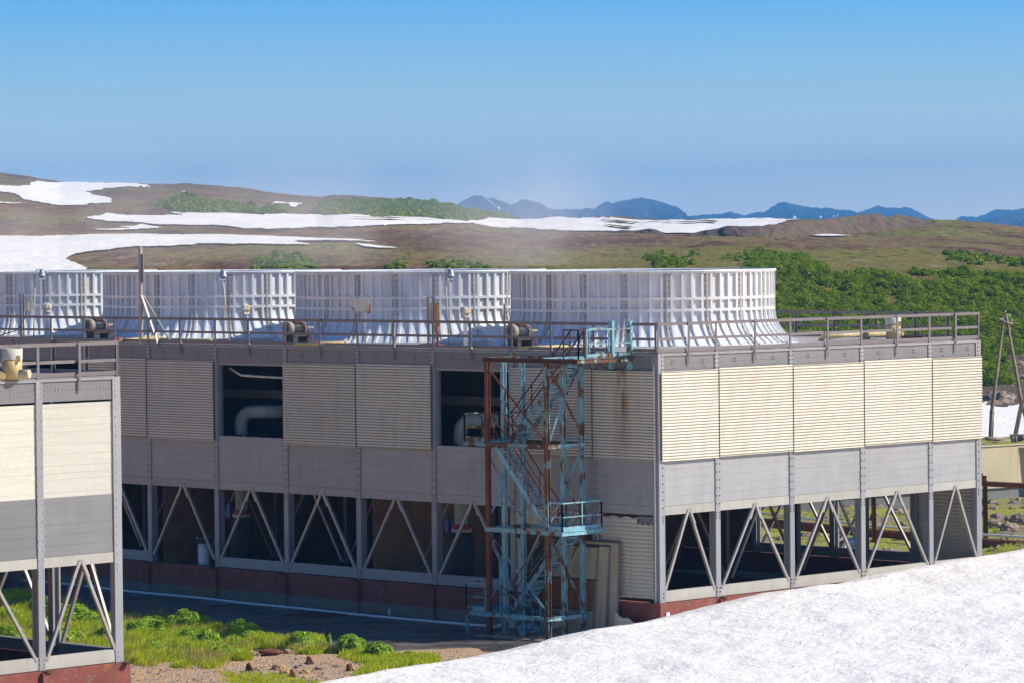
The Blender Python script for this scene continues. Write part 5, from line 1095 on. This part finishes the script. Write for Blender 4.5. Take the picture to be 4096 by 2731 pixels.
# rubble beyond: moss tufts
g = np.random.default_rng(70); pts = np.stack([20.5 + 45 * g.random(2600), -5 + 75 * g.random(2600)], -1); kp = vn.fbm(pts[:, 0] * .12, pts[:, 1] * .12, 4) > .02; pts = pts[kp]
zz_ = ZG - .05 + .5 * vn.fbm(pts[:, 0] * .22, pts[:, 1] * .22, 6) * np.clip((pts[:, 0] - 20) / 6, 0, 1) - np.clip(((pts[:, 0] - CAM[0]) * .714 + (pts[:, 1] - CAM[1]) * .70 - 172) / 50, 0, 1.2) * .9
tag(new_obj('mossy_grass', grass_mass('mossy_grass', np.concatenate([pts, zz_[:, None]], 1), np.full(len(pts), .14), 71, None, 22, .3, .02), M['grass']), kind='stuff')
def stones(name, n, x0, x1, y0, y1, zf, s0, s1, seed, mat):
    g = np.random.default_rng(seed); ico = np.array([(1, 1, 1), (-1, -1, 1), (-1, 1, -1), (1, -1, -1), (0, 0, 1.4), (1.2, 0, 0)]); V = []; F = []
    oc = np.array([(1, 0, 0), (0, 1, 0), (-1, 0, 0), (0, -1, 0), (0, 0, 1), (0, 0, -1)], float); fc = [(0, 1, 4), (1, 2, 4), (2, 3, 4), (3, 0, 4), (1, 0, 5), (2, 1, 5), (3, 2, 5), (0, 3, 5)]
    xy = np.stack([x0 + (x1 - x0) * g.random(n), y0 + (y1 - y0) * g.random(n)], -1); s = s0 + (s1 - s0) * g.random(n) ** 4; z = zf(xy[:, 0], xy[:, 1])
    an = g.random(n) * 6.28; q = oc[None] * (.6 + .7 * g.random((n, 6, 1))); c, si = np.cos(an)[:, None], np.sin(an)[:, None]; X = q[..., 0] * c - q[..., 1] * si; Yq = q[..., 0] * si + q[..., 1] * c
    V = np.stack([xy[:, :1] + X * s[:, None], xy[:, 1:] + Yq * s[:, None], z[:, None] + q[..., 2] * s[:, None] * .6], -1).reshape(-1, 3); F = (np.array(fc)[None] + 6 * np.arange(n)[:, None, None]).reshape(-1, 3)
    return tag(new_obj(name, np_mesh(name, V, F), M[mat]), kind='stuff')
stones('gravel_stones', 9000, -28, -8, -6, 16, lambda x, y: ZG + .05 + 0 * x - 9 * (x > -12.5 + (y < 3) * 3), .015, .12, 72, 'rock')
fz = lambda x, y: ZG - .03 + .5 * vn.fbm(x * .22, y * .22, 6) * np.clip((x - 20) / 6, 0, 1) - np.clip(((x - CAM[0]) * .714 + (y - CAM[1]) * .70 - 172) / 50, 0, 1.2) * .9
stones('rubble_stones', 5000, 20.5, 75, -5, 75, fz, .03, .4, 73, 'rock')
def bush(px, py, r, h, label, n=1500, ls=.085, seed=1, spiky=False):
    g = np.random.default_rng(seed); q = atz(px, py, ZG + .03); root = tag(empty('leafy_plant', q), label, 'plant', 'leafy plants along the edge of the yard')
    Cs, Ns, Ss = dome_leaves((0, 0, 0), r, h, n, ls, g, 14)
    V, F = leaves(Cs, Ns, Ss, 2.0, seed); new_obj('foliage', np_mesh('foliage', V, F), M['leaf'], root)
    m = MB()
    for i in range(9):
        a = i * 2.4; m.tube([(0, 0, 0), (math.cos(a) * r * .3, math.sin(a) * r * .3, h * .45), (math.cos(a) * r * .6, math.sin(a) * r * .6, h * .8)], .012, 5)
    m.build('stem', M['alder'], root)
for i, (px, py, r, h, n, lb) in enumerate(((735, 2512, .68, .62, 2200, 'large round leafy plant at the shadow edge, biggest on the left'), (970, 2545, .58, .58, 1700, 'leafy plant with upright spikes left of the centre of the grass'), (1250, 2572, .42, .38, 1000, 'low leafy plant left of the tall stalk'), (1405, 2610, .5, .62, 1700, 'tallest leafy plant near the snow, left of the pair'), (1510, 2632, .56, .5, 1900, 'rounded leafy plant touching the snow side, right of the pair'), (1075, 2572, .36, .36, 800, 'small leafy plant between the spiky one and the manhole'), (350, 2500, .6, .45, 1500, 'leafy plant seen between the braces of the left building'), (275, 2572, .65, .45, 1500, 'leafy plant seen low between the left building braces'), (620, 2610, .5, .3, 1000, 'dark leafy plant in the middle of the grass right of the left building'), (1638, 2628, .22, .22, 300, 'tiny leafy plant on the bare ground right of the pair'))):
    bush(px, py, r, h, lb, int(n * 1.5), .066, 80 + i)
g9 = np.random.default_rng(123); GP2 = [(-40, 2410), (300, 2455), (480, 2490), (640, 2480), (900, 2545), (1250, 2585), (1300, 2605), (1150, 2590), (1010, 2580), (900, 2640), (700, 2640), (500, 2630), (100, 2590), (-40, 2560)]
protos = []
for i, q in enumerate(scatter(GP2, 34, 124)):
    if i < 5:
        bush(0, 2500, .28 + .05 * i, .24 + .05 * i, 'low leafy weed clump growing in the grass belt', 900 + 260 * i, .048, 300 + i); o = [x for x in COL.objects if x.name.startswith('leafy_plant')][-1]
        o = max((x for x in bpy.data.objects if x.name.startswith('leafy_plant') and x.type == 'EMPTY'), key=lambda x: x.name); protos.append(o)
    else: o = copy_tree(protos[i % 5])
    o.location = q; o.rotation_euler.z = g9.random() * 6; o.scale = (1.0 + .8 * g9.random(),) * 2 + (1.0 + g9.random() * .6,); o['label'] = 'low leafy weed clump growing in the grass belt'; o['group'] = 'weed clumps in the grass belt'
def tuft(px, py, r, h, label, seed, mat='grass'):
    q = atz(px, py, ZG + .03); g = np.random.default_rng(seed); n = 240; a = g.random(n) * 6.28; rr = np.sqrt(g.random(n)) * r; pts = np.stack([np.cos(a) * rr, np.sin(a) * rr, 0 * a], -1)
    me = grass_mass('grass_tuft', pts, h * (1.05 - .5 * (rr / r) ** 2), seed, None, 10, .05, .010, .45); o = new_obj('grass_tuft', me, M[mat], None, q); tag(o, label, 'grass tuft', 'round grass tufts at the gravel edge')
tuft(962, 2640, .36, .42, 'round yellow green grass tuft left of the manhole cover', 90); tuft(722, 2668, .34, .26, 'low round grass tuft near the gravel left of the others', 91); tuft(1240, 2615, .38, .36, 'bright grass tuft in front of the low leafy plant', 92); tuft(830, 2490 + 45, .3, .4, 'grass tuft right of the large round leafy plant', 93); tuft(1120, 2590, .3, .34, 'grass tuft behind the manhole cover', 94)
q = atz(1320, 2590, ZG); root = tag(empty('weed_stalk', q), 'single tall leafy stalk standing between two leafy plants', 'plant')
g = np.random.default_rng(95); n = 70; z = g.random(n) * .55; a = g.random(n) * 6.28; c = np.stack([np.cos(a) * .06 * (1.2 - z), np.sin(a) * .06 * (1.2 - z), z], -1); V, F = leaves(c, c * [1, 1, 0] + [0, 0, .05], np.full(n, .05), 2, 95); new_obj('foliage', np_mesh('foliage', V, F), M['leaf'], root)
m = MB(); m.tube([(0, 0, 0), (.02, 0, .6)], .01, 5); m.build('stem', M['alder'], root)

# bank with rocks under the scrub at the right, timber frame and timbers on the tank bank
patch('rocky_bank', [(3890, 1560), (3960, 1555), (4000, 1545), (4030, 1420), (4060, 1385), (4096, 1400), (4600, 1400), (4600, 1640), (4096, 1622), (4060, 1630), (4010, 1648), (3960, 1630), (3890, 1622)], M['mound'], .12, dx=4, dy=3, rag=.6, amp=.5)
g = np.random.default_rng(99)
for i in range(26):
    x = 3925 + 175 * g.random(); y = 1590 + 40 * g.random() - (60 + 90 * g.random() if x > 4040 else 0); P_, T_ = terr_pts([x], [y]); rock(P_[0] + [0, 0, .1], .35 + .75 * g.random() ** 2, 'rock', 'grey rock lying on the bank above the snow patch at the right', 'boulder', 200 + i, 'grey rocks on the bank above the snow patch')
bx_pl = [(3880, 1752), (3960, 1745), (4040, 1738), (4100, 1748), (4600, 1745), (4600, 1800), (3880, 1800)]
q0 = at_t(3880, 1768, 226); 
XX, TT_ = np.meshgrid(np.arange(3860, 4600, 6.), np.linspace(0, 1, 26)); V = CD + CR * ((XX - 2048) / FPX)[..., None] - CU * ((1785 - 36 * np.sin(TT_ * 1.5) * (1 + .3 * vn.fbm(XX * .02, TT_ * 2, 3)) - 1365.5) / FPX)[..., None]; P = CAM + V * (TD + 1 + 14 * TT_ + np.abs(XX - 4230) ** 2 * 4e-5 * 0)[..., None]; P[..., 2] += .15 * vn.fbm(P[..., 0] * .9, P[..., 1] * .9, 4)
b_ = P[-1].copy(); b_[:, 2] -= 3; P = np.concatenate([P, b_[None]], 0)
tag(new_obj('earth_bank', grid_mesh('earth_bank', P, True), M['rubble']), kind='structure')
TF = 232.
def tp(x, y, t=TF): return Vector(at_t(x, y, t))
root = tag(empty('timber_pylon', tp(4010, 1770)), 'leaning A shaped timber pylon with a short crossbar and insulators at the right edge', 'pylon'); T = root.location.copy()
m = MB(); m.tube([tp(3961, 1760), tp(3966, 1650), tp(4018, 1262)], .1, 10, rs=[.13, .12, .085]); rk(m, 'pole', 'timber')
m = MB(); m.tube([tp(4130, 1770), tp(4082, 1590), tp(4024, 1257)], .1, 10, rs=[.13, .12, .085]); rk(m, 'pole', 'timber')
m = MB(); m.beam(tp(3963, 1762, TF - .3), tp(3968, 1640, TF - .3), .2); rk(m, 'pole_stub', 'timber'); m = MB(); m.beam(tp(4060, 1745, TF - .4), tp(4090, 1595, TF - .4), .22); rk(m, 'pole_stub', 'timber')
m = MB(); m.tube([tp(4000, 1287, TF - .3), tp(4052, 1298, TF - .3)], .1, 10); rk(m, 'crossbar', 'timber'); m = MB(); m.tube([tp(4004, 1300, TF + .2), tp(4036, 1299, TF + .2)], .07, 10); rk(m, 'crossbar', 'timber')
for x, y in ((4003, 1281), (4007, 1281), (4046, 1285), (4021, 1250), (4036, 1264)):
    m = MB(); c = tp(x, y, TF - .3); m.lathe([(-.08, .02), (0, .03), (.02, .05), (.08, .05), (.1, .02)], c, 10); rk(m, 'insulator', 'wpipe')
for x0_, y0_, x1_, y1_, r_, lb in ((3944, 1752, 4020, 1756, .12, 'grey timber log lying at the foot of the pylon'), (3975, 1770, 4040, 1760, .08, 'dark thin branch lying on the earth bank'), (4100, 1745, 4060, 1760, .15, 'grey log at the right edge on the earth bank')):
    pipe('timber_log', [tp(x0_, y0_, 228), tp(x1_, y1_, 229)], r_, 'timber', lb, 'log')
for x, lb in ((4052, 'left one of two grey timber stubs on the tank bank'), (4064, 'right one of two grey timber stubs on the tank bank')):
    c = tp(x, 1776, 227); m = MB(); m.lathe([(0, .09), (.48, .085), (.5, .05)], (0, 0, 0), 10); tag(m.build('timber_stub', M['timber'], None, c), lb, 'timber stub', 'timber stubs on the tank bank')
c = tp(4042, 1750, 230); m = MB(); m.beam((0, 0, 0), (.7, -.7, 0), .4, .45); tag(m.build('concrete_block', M['rock'], None, c), 'grey block standing behind the timber stubs', 'block')

# ------------------------------------------------------------------ air
k = bpy.data.materials.new('haze air'); k.use_nodes = True; t = k.node_tree; t.nodes.clear(); ou = t.nodes.new('ShaderNodeOutputMaterial'); pv = t.nodes.new('ShaderNodeVolumePrincipled')
pv.inputs['Color'].default_value = (.16, .50, 1, 1); pv.inputs['Density'].default_value = 1.1e-4; pv.inputs['Anisotropy'].default_value = 0; t.links.new(pv.outputs[0], ou.inputs['Volume'])
m = MB(); c = CAM + np.array([.714, .70, 0]) * 5300; m.box(c[0] - 9000, c[0] + 9000, c[1] - 9000, c[1] + 9000, -60, 330)
HAZE = True
if HAZE: tag(m.build('haze', k), kind='stuff')
k = NT('thin steam'); t = k.t; t.nodes.remove(k.b); pv = t.nodes.new('ShaderNodeVolumePrincipled'); pv.inputs['Color'].default_value = (1, 1, .98, 1)
oc = t.nodes.new('ShaderNodeTexCoord'); sx = t.nodes.new('ShaderNodeSeparateXYZ'); t.links.new(oc.outputs['Object'], sx.inputs[0])
nz = k.noise(k.map((.16, .16, .22)), 1, 4, .55, .6); ln = t.nodes.new('ShaderNodeVectorMath'); ln.operation = 'LENGTH'; mpp = k.map((1 / 6.5, 1 / 6.5, 1 / 3.2), (0, 0, 0), oc.outputs['Object']); t.links.new(mpp, ln.inputs[0])
fall = k.math('MAXIMUM', k.math('SUBTRACT', 1., ln.outputs['Value']), 0.); dn = k.math('MULTIPLY', k.math('MULTIPLY', k.math('MAXIMUM', k.math('SUBTRACT', nz, .36), 0.), fall), .30); t.links.new(dn, pv.inputs['Density']); t.links.new(pv.outputs[0], t.nodes['Material Output'].inputs['Volume'])
STEAM = True
if STEAM:
    for i in range(4):
        m = MB(); m.lathe([(-1.9, 4.), (-1.3, 6.2), (1.0, 6.6), (2.4, 5.), (3.1, .5)], (0, 0, 0), 20); o = m.build('steam', k.m, None, (2.25 * B - 3.2, (2.25 + 3 * i) * B + 3.2, 12.45 + 2.0)); tag(o, kind='stuff')
print('script', time.time() - T00)
